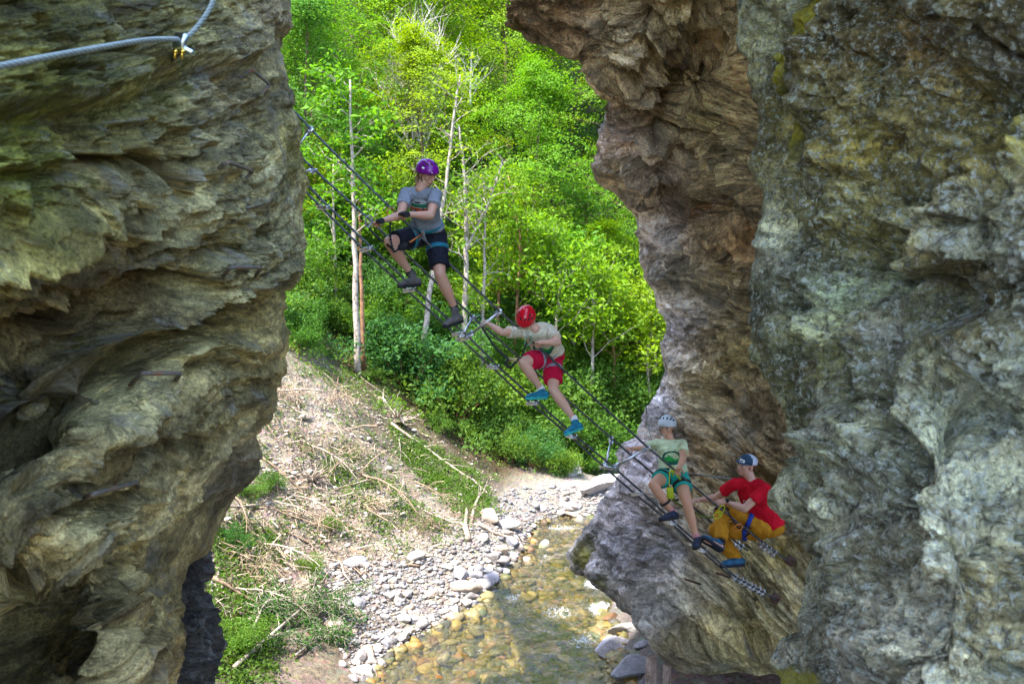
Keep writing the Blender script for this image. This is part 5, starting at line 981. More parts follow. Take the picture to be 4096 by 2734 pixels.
# thick cable crossing the left wall close by, with its clamp
near = [(-260, 330, 2.05), (0, 266, 2.25), (332, 203, 2.6), (580, 162, 2.95), (700, 158, 3.12), (738, 156, 3.18), (788, 108, 3.24), (829, 50, 3.3), (856, -10, 3.35), (880, -120, 3.4)]
setp(rope('steel_cable', resample(cat_pts([V3(*q) for q in near], 8), .01), .0105, ST_rope2, .075, strands=6), 'thick twisted steel cable sagging across the left cliff', 'cable')
c = V3(722, 172, 3.15); e = empty('cable_clamp', tuple(c)); setp(e, 'silver cable clamp with yellow bolts fixing the thick cable to the left cliff', 'clamp')
Rz = Matrix.Rotation(.25, 3, 'Y') @ Matrix.Rotation(-.6, 3, 'Z')
m = MB(); m.box(c + Vector((0, 0, .005)), (.030, .014, .030), Rz, 0, .005); m.box(c + Vector((.018, 0, -.022)), (.034, .02, .009), Matrix.Rotation(.5, 3, 'Y'), 0, .003); m.build('clamp_body', steel('zinc_plate', (.62, .72, .74), .3), e)
for q in (-.012, .014):
    m = MB(); m.tube([c + Vector((q, -.018, -.022)), c + Vector((q - .004, -.024, -.062))], .0055, 8); m.tube([c + Vector((q, -.022, -.030)), c + Vector((q, -.024, -.042))], .010, 6); m.build('bolt', BRASS, e)
m = MB(); p = on_rock(690, 240, -.05); m.tube([c + Vector((0, .01, -.02)), p], .009, 8); m.build('wall_rod', RUSTB, e)
# iron rungs
def staple(pts, outs, label):
    f = [on_rock(x, y, o) for (x, y), o in zip(pts, outs)]; f[0] = on_rock(*pts[0], -.08); f[-1] = on_rock(*pts[-1], -.08)
    r_ = []; 
    for i, p in enumerate(f):
        if 0 < i < len(f) - 1: r_ += [p.lerp(f[i - 1], .16), p + (f[i - 1] - p) * .03 + (f[i + 1] - p) * .03, p.lerp(f[i + 1], .10)]
        else: r_.append(p)
    o = rope('iron_rung', resample(r_, .008), .0108, RUST, .012, 10); setp(o, label, 'rung', None)
staple([(953, 315), (1007, 278), (1078, 338), (1040, 385)], (0, .24, .24, 0), 'rusty U shaped iron rung near the top right of the left cliff')
staple([(846, 692), (912, 647), (1011, 684), (966, 735)], (0, .26, .26, 0), 'rusty iron rung on the left cliff, second from the top')
staple([(887, 1113), (920, 1069), (1045, 1069), (1016, 1113)], (0, .36, .34, 0), 'rusty iron rung on the left cliff above the dark crevice, third from the top')
staple([(512, 1550), (567, 1492), (722, 1492), (700, 1526)], (0, .36, .32, 0), 'grey ribbed iron rung below the dark crevice of the left cliff')
staple([(315, 2004), (366, 1977), (549, 1926), (552, 1950)], (0, .30, .30, 0), 'lowest ribbed iron rung on the left cliff')
# timber posts at the foot of the arch wall
WOOD = bark_mat('weathered_timber', lin(176, 152, 136), lin(120, 98, 84))
for i, (xt, yt, xb, yb, w_, lb) in enumerate([(2606, 2625, 2590, 2760, .07, 'weathered grey timber post at the foot of the overhanging wall'), (2668, 2655, 2655, 2790, .04, 'thin timber slat beside the grey timber post')]):
    a = V3(xt, yt, 11.9); b = Vector((a.x - .02, a.y - .1, 0.0)); e = empty('timber_post', tuple(b)); setp(e, lb, 'post'); m = MB(); d = (a - b).normalized(); L = (a - b).length / 2; m.box((a + b) / 2, (w_, .05, L), Matrix((d.orthogonal().normalized(), d.cross(d.orthogonal().normalized()), d)).transposed(), 0, .008); m.build('post', WOOD, e, smooth=False)
    if i == 0: m = MB(); m.box(a.lerp(b, .68), (w_ + .01, .06, .09), None, 0, .005); m.build('metal_shoe', ST_dark, e, smooth=False)
# ================================================================ PEOPLE
def solve(p, px, py, L, sg):
    """joint on the sight line of a pixel at bone length L from p; sg -1 nearer the viewer, +1 farther"""
    o = Vector((0, 0, CAMZ)); d = (V3(px, py, 1) - o).normalized(); m = p - o; b = m.dot(d); c = m.dot(m) - L * L; D = b * b - c
    if D < 0:
        q = o + d * b; return q
    return o + d * (b + (sg if sg else 0) * math.sqrt(D)) if sg else o + d * b
def fuse(mb, voxel, name, mats, parent=None, sm=3, wrinkle=0.0, wf=9.0, seed=0, flow=(1, 1, 1)):
    """melt overlapping closed shapes into one continuous skin"""
    me = mb.mesh('tmp'); o = bpy.data.objects.new('tmp', me); SC.collection.objects.link(o)
    r = o.modifiers.new('r', 'REMESH'); r.mode = 'VOXEL'; r.voxel_size = voxel; r.adaptivity = 0
    if sm: s = o.modifiers.new('s', 'SMOOTH'); s.iterations = sm; s.factor = 0.5
    dg = bpy.context.evaluated_depsgraph_get(); new = bpy.data.meshes.new_from_object(o.evaluated_get(dg)); bpy.data.objects.remove(o); bpy.data.meshes.remove(me); new.name = name
    if wrinkle:
        n = len(new.vertices); v = np.empty(n * 3, np.float32); new.vertices.foreach_get('co', v); v = v.reshape(-1, 3); nn = np.empty(n * 3, np.float32); new.vertex_normals.foreach_get('vector', nn); nn = nn.reshape(-1, 3)
        Q = v * np.array(flow) * wf; w_ = fbm(Q, 1, 2, 0.5, seed, True); v = v + nn * (wrinkle * w_)[:, None]; new.vertices.foreach_set('co', v.ravel().astype(np.float32)); new.update()
    return link(name, new, mats, parent)
def simple(name, col, rough=0.7, spec=0.3, metal=0.0, var=0.12, sc=14, bump=0.0, bs=60, **kw):
    t = NT(name); c = t.coord(); n = t.noise(c, sc, 3, 0.6); cc = t.mix(1.0, col, t.ramp(n, [(0.3, 1 - var), (0.7, 1 + var)]), 'MULTIPLY'); nb = t.bump(t.noise(c, 16, 3, 0.5, 1.2), 0.6, 0.03, t.bump(t.noise(c, bs, 3), bump, 0.004)) if bump and bs > 150 else (t.bump(t.noise(c, bs, 3), bump, 0.004) if bump else None)
    return t.done(t.pbr(cc, rough, metal, nb, spec, **kw))
def skin_mat(name, col):
    t = NT(name); c = t.coord(); n = t.noise(c, 9, 3, 0.6); cc = t.mix(t.ramp(n, [(0.4, 0), (0.7, .35)]), col, (col[0] * 1.0, col[1] * .72, col[2] * .66)); b = t.bump(t.noise(c, 90, 3), .15, .002)
    return t.done(t.pbr(cc, .5, 0, b, .4, Subsurface_Weight=0.08, Subsurface_Radius=(0.02, 0.008, 0.004)))
SK1 = skin_mat('fair_skin', (0.58, 0.33, 0.23)); SK2 = skin_mat('fair_skin_light', (0.66, 0.41, 0.30)); SK3 = skin_mat('tanned_skin', (0.60, 0.33, 0.21)); SK4 = skin_mat('ruddy_skin', (0.56, 0.32, 0.23))
WHITE = simple('white_cloth', (.8, .8, .8)); BLACK = simple('black_fabric', (.018, .018, .022), .8, bump=.5); EYE_W = simple('eye_white', (.75, .72, .70), .2, .5, var=0); EYE_D = simple('eye_iris', (.05, .035, .025), .15, .6, var=0); LIP = simple('lip', (.42, .13, .12), .45); BROW = simple('brow_hair', (.12, .07, .04)); TEETH = simple('teeth', (.85, .82, .76), .25)
def rotv(v, ax, ang): return Matrix.Rotation(ang, 3, Vector(ax)) @ Vector(v)
def hand(mb, wrist, d, palm, s=1.0, curl=1.0, side=1, spread=0.10, thumb=0.9, gap=1.0):
    """palm and five bent fingers; d points from wrist along the hand, palm is the side the fingers close towards, side = +1/-1 thumb side"""
    d = Vector(d).normalized(); palm = Vector(palm); palm = (palm - d * palm.dot(d)).normalized(); sd = d.cross(palm).normalized() * side; w = Vector(wrist)
    c = w + d * .045 * s; R = Matrix((sd, d, palm)).transposed(); mb.ell(c, (.040 * s, .052 * s, .016 * s), R, 12, 8); mb.tube([w - d * .02 * s, w + d * .03 * s], [(.026 * s, .020 * s), (.032 * s, .018 * s)], 10, flat=palm)
    fl = [.072, .080, .074, .058]
    for k in range(4):
        off = (1.5 - k) * .0205 * s; p = w + d * (.082 - .004 * abs(k - 1)) * s + sd * off; dd = rotv(d, palm, -spread * (1.5 - k) * .5 * side); pts = [p - d * .02 * s, p]; ang = curl * (.45 + .1 * k); L = fl[k] * s
        ax = dd.cross(palm).normalized()
        for q, f in enumerate((.45, .30, .25)): dd = rotv(dd, ax, ang * (1.0, 1.15, .8)[q]); pts.append(pts[-1] + dd * L * f * gap)
        rr = .0088 * s * (1 - .08 * (k == 3)); mb.tube(pts, [rr, rr * 1.05, rr, rr * .92, rr * .78], 8); mb.ell(pts[-1], (rr * .78,) * 3, None, 8, 6)
    p = w + d * .030 * s + sd * .030 * s; dd = (d * .62 + sd * .75 + palm * .35).normalized(); pts = [p - dd * .015 * s, p]; 
    for q, L in enumerate((.036, .030, .024)):
        pts.append(pts[-1] + dd * L * s); dd = (dd + (palm * .55 - sd * .38 + d * .25) * thumb).normalized()
    mb.tube(pts, [.013 * s, .013 * s, .0115 * s, .0105 * s, .0085 * s], 8); mb.ell(pts[-1], (.0085 * s,) * 3, None, 8, 6)
def limb(mb, pts, radii, seg=14):
    """tapering limb through its joints with muscle bulges, radii listed along the way"""
    P_ = []; n = len(pts) - 1; 
    for i in range(n):
        for q in range(6): P_.append(pts[i].lerp(pts[i + 1], q / 6))
    P_.append(pts[-1]); m = len(P_); x = np.linspace(0, 1, m); r = np.interp(x, np.linspace(0, 1, len(radii)), radii); mb.tube(P_, list(r), seg); mb.ell(P_[0], (r[0],) * 3, None, 12, 8); mb.ell(P_[-1], (r[-1],) * 3, None, 10, 7)
    for j in pts[1:-1]:
        rr = float(np.interp(1 / n, x, r)); mb.ell(j, (rr * .98,) * 3, None, 12, 8)
def headset(P, mb, c, fwd, up, s, female=False, jaw=1.0):
    """skull, jaw, nose, ears, brow, cheeks; c = centre of the head"""
    R = frame(fwd, up); h = lambda x, y, z: c + R @ Vector((x, y, z)) * s
    mb.ell(h(0, -.010, .022), (.074 * s, .092 * s, .090 * s), R, 20, 14); mb.ell(h(0, .022, -.035), (.058 * s * jaw, .060 * s, .070 * s), R, 16, 11); mb.ell(h(0, .050, -.086), (.027 * s * jaw, .026 * s, .020 * s), R, 12, 8)
    mb.ell(h(0, .072, .016), (.052 * s, .020 * s, .012 * s), R, 12, 8)
    mb.tube([h(0, .086, .012), h(0, .098, -.012), h(0, .106, -.030)], [.008 * s, .010 * s, .014 * s], 8); mb.ell(h(0, .100, -.034), (.016 * s, .013 * s, .010 * s), R, 10, 7)
    for q in (-1, 1): mb.ell(h(.038 * q, .056, -.022), (.022 * s, .022 * s, .020 * s), R, 10, 7); mb.ell(h(.074 * q, -.004, -.008), (.009 * s, .018 * s, .030 * s), R, 10, 7)
    mb.ell(h(0, .080, -.060), (.022 * s, .012 * s, .010 * s), R, 10, 7)
    return R, h
def face(P, R, h, s, body, smile=False, brow=BROW, open_eyes=True):
    for q in (-1, 1):
        m = MB(); m.ell(h(.031 * q, .0735, -.002), (.0170 * s, .010 * s, (.0090 if open_eyes else .003) * s), R, 12, 8); e = m.build('eye', EYE_W, body); m = MB(); m.ell(h(.031 * q + .001, .0820, -.002), (.0078 * s, .003 * s, (.0080 if open_eyes else .002) * s), R, 10, 7); m.build('iris', EYE_D, e)
        m = MB(); m.tube([h(.016 * q, .0935, .013), h(.032 * q, .090, .019), h(.050 * q, .074, .014)], [.0040 * s, .0046 * s, .0025 * s], 6); m.build('eyebrow', brow, body)
    m = MB(); k = .006 if smile else 0
    m.tube([h(-.027, .077, -.060 + k), h(-.012, .089, -.063), h(0, .0925, -.064), h(.012, .089, -.063), h(.027, .077, -.060 + k)], [(.002 * s, .002 * s), (.0045 * s, .005 * s), (.005 * s, .006 * s), (.0045 * s, .005 * s), (.002 * s, .002 * s)], 8); m.build('lips', LIP, body)
    if smile: m = MB(); m.tube([h(-.015, .090, -.0605), h(0, .0955, -.0635), h(.015, .090, -.0605)], [.003 * s, .0050 * s, .003 * s], 6); m.build('teeth', TEETH, body)
def helmet(R, h, s, mat, body, vents=True, badge=None, tilt=0.0):
    """round climbing shell with rim, vents, chin strap"""
    mb = MB(); nu, nv = 40, 16; rx, ry, rz = .104, .128, .112; vs = []; fs = []; c0 = (0, -.006, .026)
    for j in range(nv + 1):
        th = (math.pi / 2) * 1.10 * j / nv
        for k in range(nu):
            ph = 2 * math.pi * k / nu; fr = math.sin(ph); cut = .026 * max(0, fr) * sstep(.55, 1, j / nv) - .014 * max(0, -fr) * sstep(.6, 1, j / nv)
            x = rx * math.sin(th) * math.cos(ph); y = ry * math.sin(th) * math.sin(ph); z = rz * math.cos(th); rid = 1 + .012 * math.cos(4 * ph) * math.sin(th) ** 2
            vs.append(h(c0[0] + x * rid, c0[1] + y * rid, c0[2] + z + float(cut)))
    for j in range(nv):
        for k in range(nu): fs.append((j * nu + k, (j + 1) * nu + k, (j + 1) * nu + (k + 1) % nu, j * nu + (k + 1) % nu))
    n0 = len(vs); c = h(*c0); inn = [c + (v - c) * .93 for v in vs]; vs2 = vs + inn; fs2 = fs + [tuple(i + n0 for i in f[::-1]) for f in fs] + [(nv * nu + k, n0 + nv * nu + k, n0 + nv * nu + (k + 1) % nu, nv * nu + (k + 1) % nu) for k in range(nu)]
    mb.add([tuple(v) for v in vs2], fs2); o = mb.build('helmet', mat, body)
    if vents:
        for (ph, th) in [(0.25, .95), (0.62, .75), (2.9, .95), (2.5, .75), (.1, .6), (3.04, .6), (1.2, .62), (1.95, .62)]:
            x = rx * math.sin(th) * math.cos(ph); y = ry * math.sin(th) * math.sin(ph); z = rz * math.cos(th); m = MB(); q = h(c0[0] + x, c0[1] + y, c0[2] + z); n = (q - c).normalized(); Rr = frame(n, R @ Vector((0, 1, .2))); m.ell(q, (.009 * s, .0035 * s, .020 * s), Rr, 10, 6); m.build('vent', BLACK, o)
    if badge:
        for ph, th, a_, b_ in badge:
            x = rx * math.sin(th) * math.cos(ph); y = ry * math.sin(th) * math.sin(ph); z = rz * math.cos(th); q = h(c0[0] + x, c0[1] + y, c0[2] + z); n = (q - c).normalized(); m = MB(); m.ell(q, (a_ * s, .003 * s, b_ * s), frame(n, R @ Vector((0, 0, 1))), 12, 6); m.build('badge', WHITE, o)
    for q in (-1, 1):
        m = MB(); m.tube([h(.080 * q, .03, .03), h(.080 * q, .022, -.03), h(.052 * q, .035, -.085)], [(.004 * s, .002 * s)] * 3, 6); m.tube([h(.080 * q, -.05, .02), h(.080 * q, .0, -.04), h(.080 * q, .022, -.03)], [(.004 * s, .002 * s)] * 3, 6); m.build('chin_strap', BLACK, o)
    m = MB(); m.tube([h(-.052, .035, -.085), h(0, .045, -.112), h(.052, .035, -.085)], [(.004 * s, .003 * s)] * 3, 6); m.build('chin_strap', BLACK, o)
    return o
def ring(c, n, side, ra, rb, w, th, seg=28, arc=(0, 2 * math.pi)):
    """flat webbing band round an oval"""
    n = Vector(n).normalized(); side = Vector(side); side = (side - n * side.dot(n)).normalized(); f = n.cross(side); c = Vector(c); vs = []; fs = []; full = abs(arc[1] - arc[0]) > 6.2; m = seg if full else seg + 1
    for i in range(m):
        a = arc[0] + (arc[1] - arc[0]) * i / seg
        for (dr, dz) in ((0, -w / 2), (th, -w / 2), (th, w / 2), (0, w / 2)): vs.append(c + side * (ra + dr) * math.cos(a) + f * (rb + dr) * math.sin(a) + n * dz)
    for i in range(seg):
        j = (i + 1) % m
        for k in range(4): fs.append((i * 4 + k, j * 4 + k, j * 4 + (k + 1) % 4, i * 4 + (k + 1) % 4))
    if not full: fs += [(0, 1, 2, 3), tuple((m - 1) * 4 + k for k in (3, 2, 1, 0))]
    mb = MB(); mb.add([tuple(v) for v in vs], fs); return mb
def torso_path(pel, nk, spine, s):
    mid = pel.lerp(nk, .5) + spine; return [pel, pel.lerp(mid, .5) + spine * .25, mid, mid.lerp(nk, .5) + spine * .25, nk]
def person(name, label, J, H, fwd, headf, headup, skin, shirt_m, shorts_m, o):
    """J: joints in world space. builds one continuous body, clothes as children"""
    k = H / 1.7; root = empty('person', tuple(J['pelvis'])); setp(root, label, 'person')
    pel, nk = J['pelvis'], J['neck']; side = (J['shR'] - J['shL']).normalized(); up = (nk - pel).normalized(); f = up.cross(side).normalized()
    if f.dot(Vector(fwd)) < 0: f = -f
    fm = o.get('fem', False); mb = MB(); hs = (J['hipR'] - J['hipL']).normalized()
    sp = [pel - up * .08 * k, pel, pel.lerp(nk, .28), pel.lerp(nk, .5), pel.lerp(nk, .75), pel.lerp(nk, .95)]; bend = o.get('bend', 0.0)
    for i, b in enumerate((0, 0, .6, 1, .7, 0)): sp[i] = sp[i] - f * bend * b
    rx = [.12, .150, .118 if fm else .128, .125 if fm else .140, .150, .085]; ry = [.08, .100, .085, .092, .100, .055]; rx = [q * k * o.get('w', 1) for q in rx]; ry = [q * k for q in ry]
    mb.tube(sp, list(zip(rx, ry)), 22, flat=f); mb.ell(sp[0], (rx[0], ry[0], .05 * k), frame(f, up)); 
    mb.tube([pel.lerp(nk, .86), nk, J['head'] - headup * .03], [.062 * k, .052 * k, .050 * k], 14)
    sh = {}
    for a, sg in (('L', -1), ('R', 1)):
        S_, E_, W_ = J['sh' + a], J['el' + a], J['wr' + a]; mb.ell(S_, (.048 * k,) * 3); mb.tube([pel.lerp(nk, .88), S_], [(.07 * k, .06 * k), (.050 * k, .050 * k)], 12, flat=f)
        limb(mb, [S_, E_], [.050 * k, .048 * k, .043 * k, .038 * k]); limb(mb, [E_, W_], [.038 * k, .041 * k, .033 * k, .025 * k, .024 * k])
        hd = o['hand' + a]; hand(mb, W_, hd[0], hd[1], .98 * k, hd[2], hd[3], gap=hd[4] if len(hd) > 4 else 1.0)
    for a in 'LR':
        Hp, K_, A_ = J['hip' + a], J['kn' + a], J['an' + a]; limb(mb, [Hp, K_], [.088 * k, .083 * k, .070 * k, .056 * k]); limb(mb, [K_, A_], [.056 * k, .058 * k, .060 * k, .046 * k, .036 * k, .034 * k]); mb.ell(K_ + (K_ - Hp.lerp(A_, .5)).normalized() * .014 * k, (.045 * k,) * 3)
        T_, B_ = J['toe' + a], J['heel' + a]; mb.tube([B_.lerp(A_, .35), B_.lerp(T_, .55) + (A_ - B_) * .2, T_.lerp(B_, .08)], [.032 * k, .032 * k, .022 * k], 10)
    R, h = headset(None, mb, J['head'], headf, headup, k * o.get('hs', 1.0), fm, .94 if fm else 1.03)
    body = fuse(mb, .0055, 'body', skin, root, 3); s = k * o.get('hs', 1.0)
    face(None, R, h, s, body, o.get('smile', False), open_eyes=o.get('eyes', True), brow=o.get('brow', BROW))
    # ---- shirt
    m = MB(); q = 1.0; hem = o.get('hem', .02); ex = o.get('shirt', .018) * k; tp = [pel.lerp(nk, hem), pel.lerp(nk, .3) - f * bend * .7, pel.lerp(nk, .52) - f * bend, pel.lerp(nk, .76) - f * bend * .7, pel.lerp(nk, .93), nk - up * .005]
    wx = [rx[1] + ex * 1.2, rx[2] + ex * 1.3, rx[3] + ex, rx[4] + ex * .6, rx[5] + .022 * k, .060 * k]; wy = [ry[1] + ex * 1.3, ry[2] + ex * 1.4, ry[3] + ex, ry[4] + ex * .7, ry[5] + .018 * k, .058 * k]; m.tube(tp, list(zip(wx, wy)), 24, flat=f)
    for a in 'LR':
        S_, E_ = J['sh' + a], J['el' + a]; sl = o.get('sleeve', .55); d = (E_ - S_).normalized(); m.ell(S_ - up * .004, (.056 * k,) * 3); m.tube([pel.lerp(nk, .90), S_ - up * .006], [(.062 * k, .070 * k), (.052 * k, .054 * k)], 14, flat=f); m.tube([S_, S_.lerp(E_, sl * .5), S_.lerp(E_, sl)], [.052 * k, .056 * k, .060 * k], 16)
    shirt = fuse(m, .0055, 'shirt', shirt_m, body, 2, .008, 7, 3, (1, 1, .6))
    # ---- shorts / trousers
    m = MB(); waist = pel.lerp(nk, .20); e2 = o.get('loose', .016) * k; m.tube([pel - up * .09 * k, pel, waist], [(rx[0] + e2, ry[0] + e2), (rx[1] + e2, ry[1] + e2), (rx[2] + .012 * k, ry[2] + .012 * k)], 22, flat=f); m.ell(pel - up * .05 * k, (rx[1] + e2 * .8, ry[1] + e2, .08 * k), frame(f, up))
    for a in 'LR':
        Hp, K_, A_ = J['hip' + a], J['kn' + a], J['an' + a]
        if o.get('long'): 
            P_ = [Hp, Hp.lerp(K_, .5), K_, K_.lerp(A_, .5), K_.lerp(A_, .94)]; rr = [.100, .088, .069, .068, .060]; m.ell(K_, (.069 * k,) * 3); m.tube(P_[:3], [q * k for q in rr[:3]], 16); m.tube(P_[2:], [q * k for q in rr[2:]], 16)
        else:
            L = o.get('len', .8); m.tube([Hp, Hp.lerp(K_, L * .5), Hp.lerp(K_, L)], [.102 * k, (.092 + o.get('flare', 0) * .5) * k, (.082 + o.get('flare', .0)) * k], 16)
        m.ell(Hp, (.100 * k,) * 3)
    pants = fuse(m, .0055, 'trousers' if o.get('long') else 'shorts', shorts_m, body, 2, .008, 7, 8, (1, 1, .7))
    # ---- socks, shoes
    for a in 'LR':
        A_, T_, B_ = J['an' + a], J['toe' + a], J['heel' + a]; K_ = J['kn' + a]; legd = (K_ - A_).normalized(); fd = (T_ - B_).normalized(); upf = (legd - fd * legd.dot(fd)).normalized()
        if o.get('sock'): m = MB(); m.tube([A_ - legd * .02, A_ + legd * .055 * k], [.042 * k, .041 * k], 14); m.build('sock', o['sock'], body)
        m = MB(); L = (T_ - B_).length; Rf = frame(fd, upf); c = B_.lerp(T_, .5)
        m.tube([B_ + upf * .030 * k - fd * .004, B_ + fd * L * .25 + upf * .040 * k, B_ + fd * L * .5 + upf * .034 * k, B_ + fd * L * .78 + upf * .024 * k, T_ + upf * .018 * k], [(.034 * k, .036 * k), (.038 * k, .044 * k), (.040 * k, .038 * k), (.045 * k, .028 * k), (.026 * k, .016 * k)], 16, flat=upf)
        m.ell(B_ + upf * .03 * k, (.032 * k, .026 * k, .034 * k), Rf); m.ell(T_ + upf * .016 * k - fd * .018, (.036 * k, .024 * k, .018 * k), Rf); m.tube([B_ + fd * L * .26 + upf * .03 * k, A_.lerp(B_ + fd * L * .26, .25) + upf * (.02 + o.get('boot', 0)) * k], [.040 * k, .043 * k], 14)
        sh_ = fuse(m, .0045, 'shoe', o['shoe'], body, 2)
        m = MB(); vs = []; ol = [(-.50, .024), (-.47, .034), (-.3, .037), (-.05, .036), (.2, .044), (.36, .043), (.47, .028), (.51, .008)]; ol = [(y * L * 1.04, x * k) for y, x in ol]; loop = [(x, y) for y, x in ol] + [(-x, y) for y, x in ol[::-1]]; n = len(loop)
        for z, g in ((-.016, .94), (-.010, 1.03), (.006, 1.03), (.012, .96)): vs += [c + Rf @ Vector((x * g, y, z * k)) for x, y in loop]
        m.add([tuple(v) for v in vs], [(i * n + j, i * n + (j + 1) % n, (i + 1) * n + (j + 1) % n, (i + 1) * n + j) for i in range(3) for j in range(n)] + [tuple(range(n))[::-1], tuple(range(3 * n, 4 * n))]); m.build('sole', o['sole'], sh_)
        m = MB()
        for q in (.38, .47, .56, .65):
            z = .072 - .055 * (q - .38) / .3 - .004; pp = B_ + fd * L * q + upf * (z + .004) * k; m.tube([pp - Rf.col[0] * .020 * k - upf * .008 * k, pp + upf * .003, pp + Rf.col[0] * .020 * k - upf * .008 * k], .0032 * k, 5)
        m.build('laces', o.get('lace', BLACK), sh_)
    return dict(root=root, body=body, shirt=shirt, pants=pants, R=R, h=h, s=s, k=k, f=f, up=up, side=side, pel=pel, nk=nk, rx=rx, ry=ry)
def decal(obj, parent, c, nrm, up, w, h_, n, fn, mats, name='print', off=.0025):
    """a printed patch lying on the cloth, coloured cell by cell"""
    me = obj.data; dg = bpy.context.evaluated_depsgraph_get(); bv = BVHTree.FromObject(obj, dg); nrm = Vector(nrm).normalized(); up = Vector(up); up = (up - nrm * up.dot(nrm)).normalized(); r_ = up.cross(nrm).normalized(); Mi = obj.matrix_world.inverted()
    m = int(n * h_ / w); P_ = {}; V = []; F = []; M_ = []
    for j in range(m + 1):
        for i in range(n + 1):
            p = Vector(c) + r_ * w * (i / n - .5) + up * h_ * (.5 - j / m); loc, nn, _, _ = bv.ray_cast(p + nrm * .4, -nrm)
            if loc is not None: P_[(i, j)] = len(V); V.append(tuple(loc + nn * off))
    for j in range(m):
        for i in range(n):
            k = fn((i + .5) / n, (j + .5) / m)
            if k is None: continue
            ids = [P_.get((i, j)), P_.get((i, j + 1)), P_.get((i + 1, j + 1)), P_.get((i + 1, j))]
            if None in ids: continue
            F.append(tuple(ids)); M_.append(k)
    mb = MB(); mb.v = [np.array(V)]; mb.f = F; mb.m = M_; mb.n = len(V); return mb.build(name, mats, parent)
def harness(B, J, col, strap, loops=True, buckle=ST, wz=.17):
    k = B['k']; e = ring(B['pel'].lerp(B['nk'], wz), B['up'], B['side'], B['rx'][1] * .97 + .012 * k, B['ry'][1] + .020 * k, .042 * k, .007).build('harness_belt', col, B['body'])
    for a in 'LR':
        Hp, K_ = J['hip' + a], J['kn' + a]; d = (K_ - Hp).normalized(); ring(Hp.lerp(K_, .34), d, d.orthogonal(), .106 * k, .106 * k, .045 * k, .007).build('leg_loop', col, e)
        c = B['pel'].lerp(B['nk'], wz) + B['f'] * (B['ry'][1] + .03 * k); m = MB(); q = Hp.lerp(K_, .34); g = (B['f'] - d * B['f'].dot(d)).normalized(); m.tube([c, c.lerp(q + g * .115 * k, .5) + B['f'] * .02, q + g * .115 * k], [(.010, .003)] * 3, 6, flat=B['f']); m.build('strap', strap, e)
    c = B['pel'].lerp(B['nk'], wz) + B['f'] * (B['ry'][1] + .034 * k); m = MB(); m.tube([c + Vector((0, 0, .02)), c + B['f'] * .02 - B['up'] * .02, c - B['up'] * .07], [(.008, .004)] * 3, 6); m.box(c, (.018, .008, .022), frame(B['f'], B['up']), 0, .003); m.build('belay_loop', strap, e)
    return e
def carabiner(c, d, n, mat, L=.105, parent=None, w=.032):
    d = Vector(d).normalized(); n = Vector(n); s_ = d.cross(n).normalized(); c = Vector(c); pts = []
    for t in np.linspace(0, 2 * math.pi, 27): pts.append(c + d * (L / 2) * math.sin(t) * (1 + .0 * math.cos(t)) + s_ * w * math.cos(t) * (1.0 + .25 * math.sin(t)))
    m = MB(); m.tube(pts, .0058, 7, cap=False); return m.build('carabiner', mat, parent)
def lanyard(label, pts, mat, rad=.009, bobble=0.0, biners=(), absorber=None):
    P_ = resample(cat_pts(pts, 10), .007); e = empty('lanyard', tuple(P_[0])); setp(e, label, 'lanyard'); m = MB(); n = len(P_); m.tube(P_, [rad * (1 + bobble * math.sin(i * 1.45)) for i in range(n)], 7); m.build('webbing', mat, e)
    for c, d, n_, mt in biners: carabiner(c, d, n_, mt, parent=e)
    if absorber: a, b, r_, mt = absorber; m = MB(); dd = (b - a).normalized(); m.box((a + b) / 2, (r_, r_ * .5, (b - a).length / 2), frame(dd.orthogonal(), dd), 0, r_ * .3); m.build('energy_absorber', mt, e)
    return e
def joints(d0, pelvis, neck, sh, arms, legs, H, heads):
    """pixel joints -> world. arms/legs: (pixels, depth signs)"""
    k = H / 1.7; J = {}; J['pelvis'] = V3(*pelvis, d0); J['neck'] = solve(J['pelvis'], *neck[:2], .50 * k, neck[2])
    for a in 'LR':
        J['sh' + a] = solve(J['neck'] - (J['neck'] - J['pelvis']).normalized() * .06 * k, *sh[a][:2], .170 * k, sh[a][2])
        (ex, ey, es), (wx, wy, ws) = arms[a]; J['el' + a] = solve(J['sh' + a], ex, ey, .285 * k, es); J['wr' + a] = solve(J['el' + a], wx, wy, .245 * k, ws)
        (hx, hy, hs), (kx, ky, ks), (ax, ay, as_), (tx, ty, ts), (bx, by, bs) = legs[a]; J['hip' + a] = solve(J['pelvis'], hx, hy, .095 * k, hs); J['kn' + a] = solve(J['hip' + a], kx, ky, .415 * k, ks); J['an' + a] = solve(J['kn' + a], ax, ay, .405 * k, as_)
        J['heel' + a] = solve(J['an' + a], bx, by, .085 * k, bs); J['toe' + a] = solve(J['heel' + a], tx, ty, .262 * k, ts)
    J['head'] = solve(J['neck'], *heads[:2], .135 * k, heads[2]); return J
DOWN = Vector((0, 0, -1)); CABD = (CAB['HR'][7] - CAB['HR'][5]).normalized()
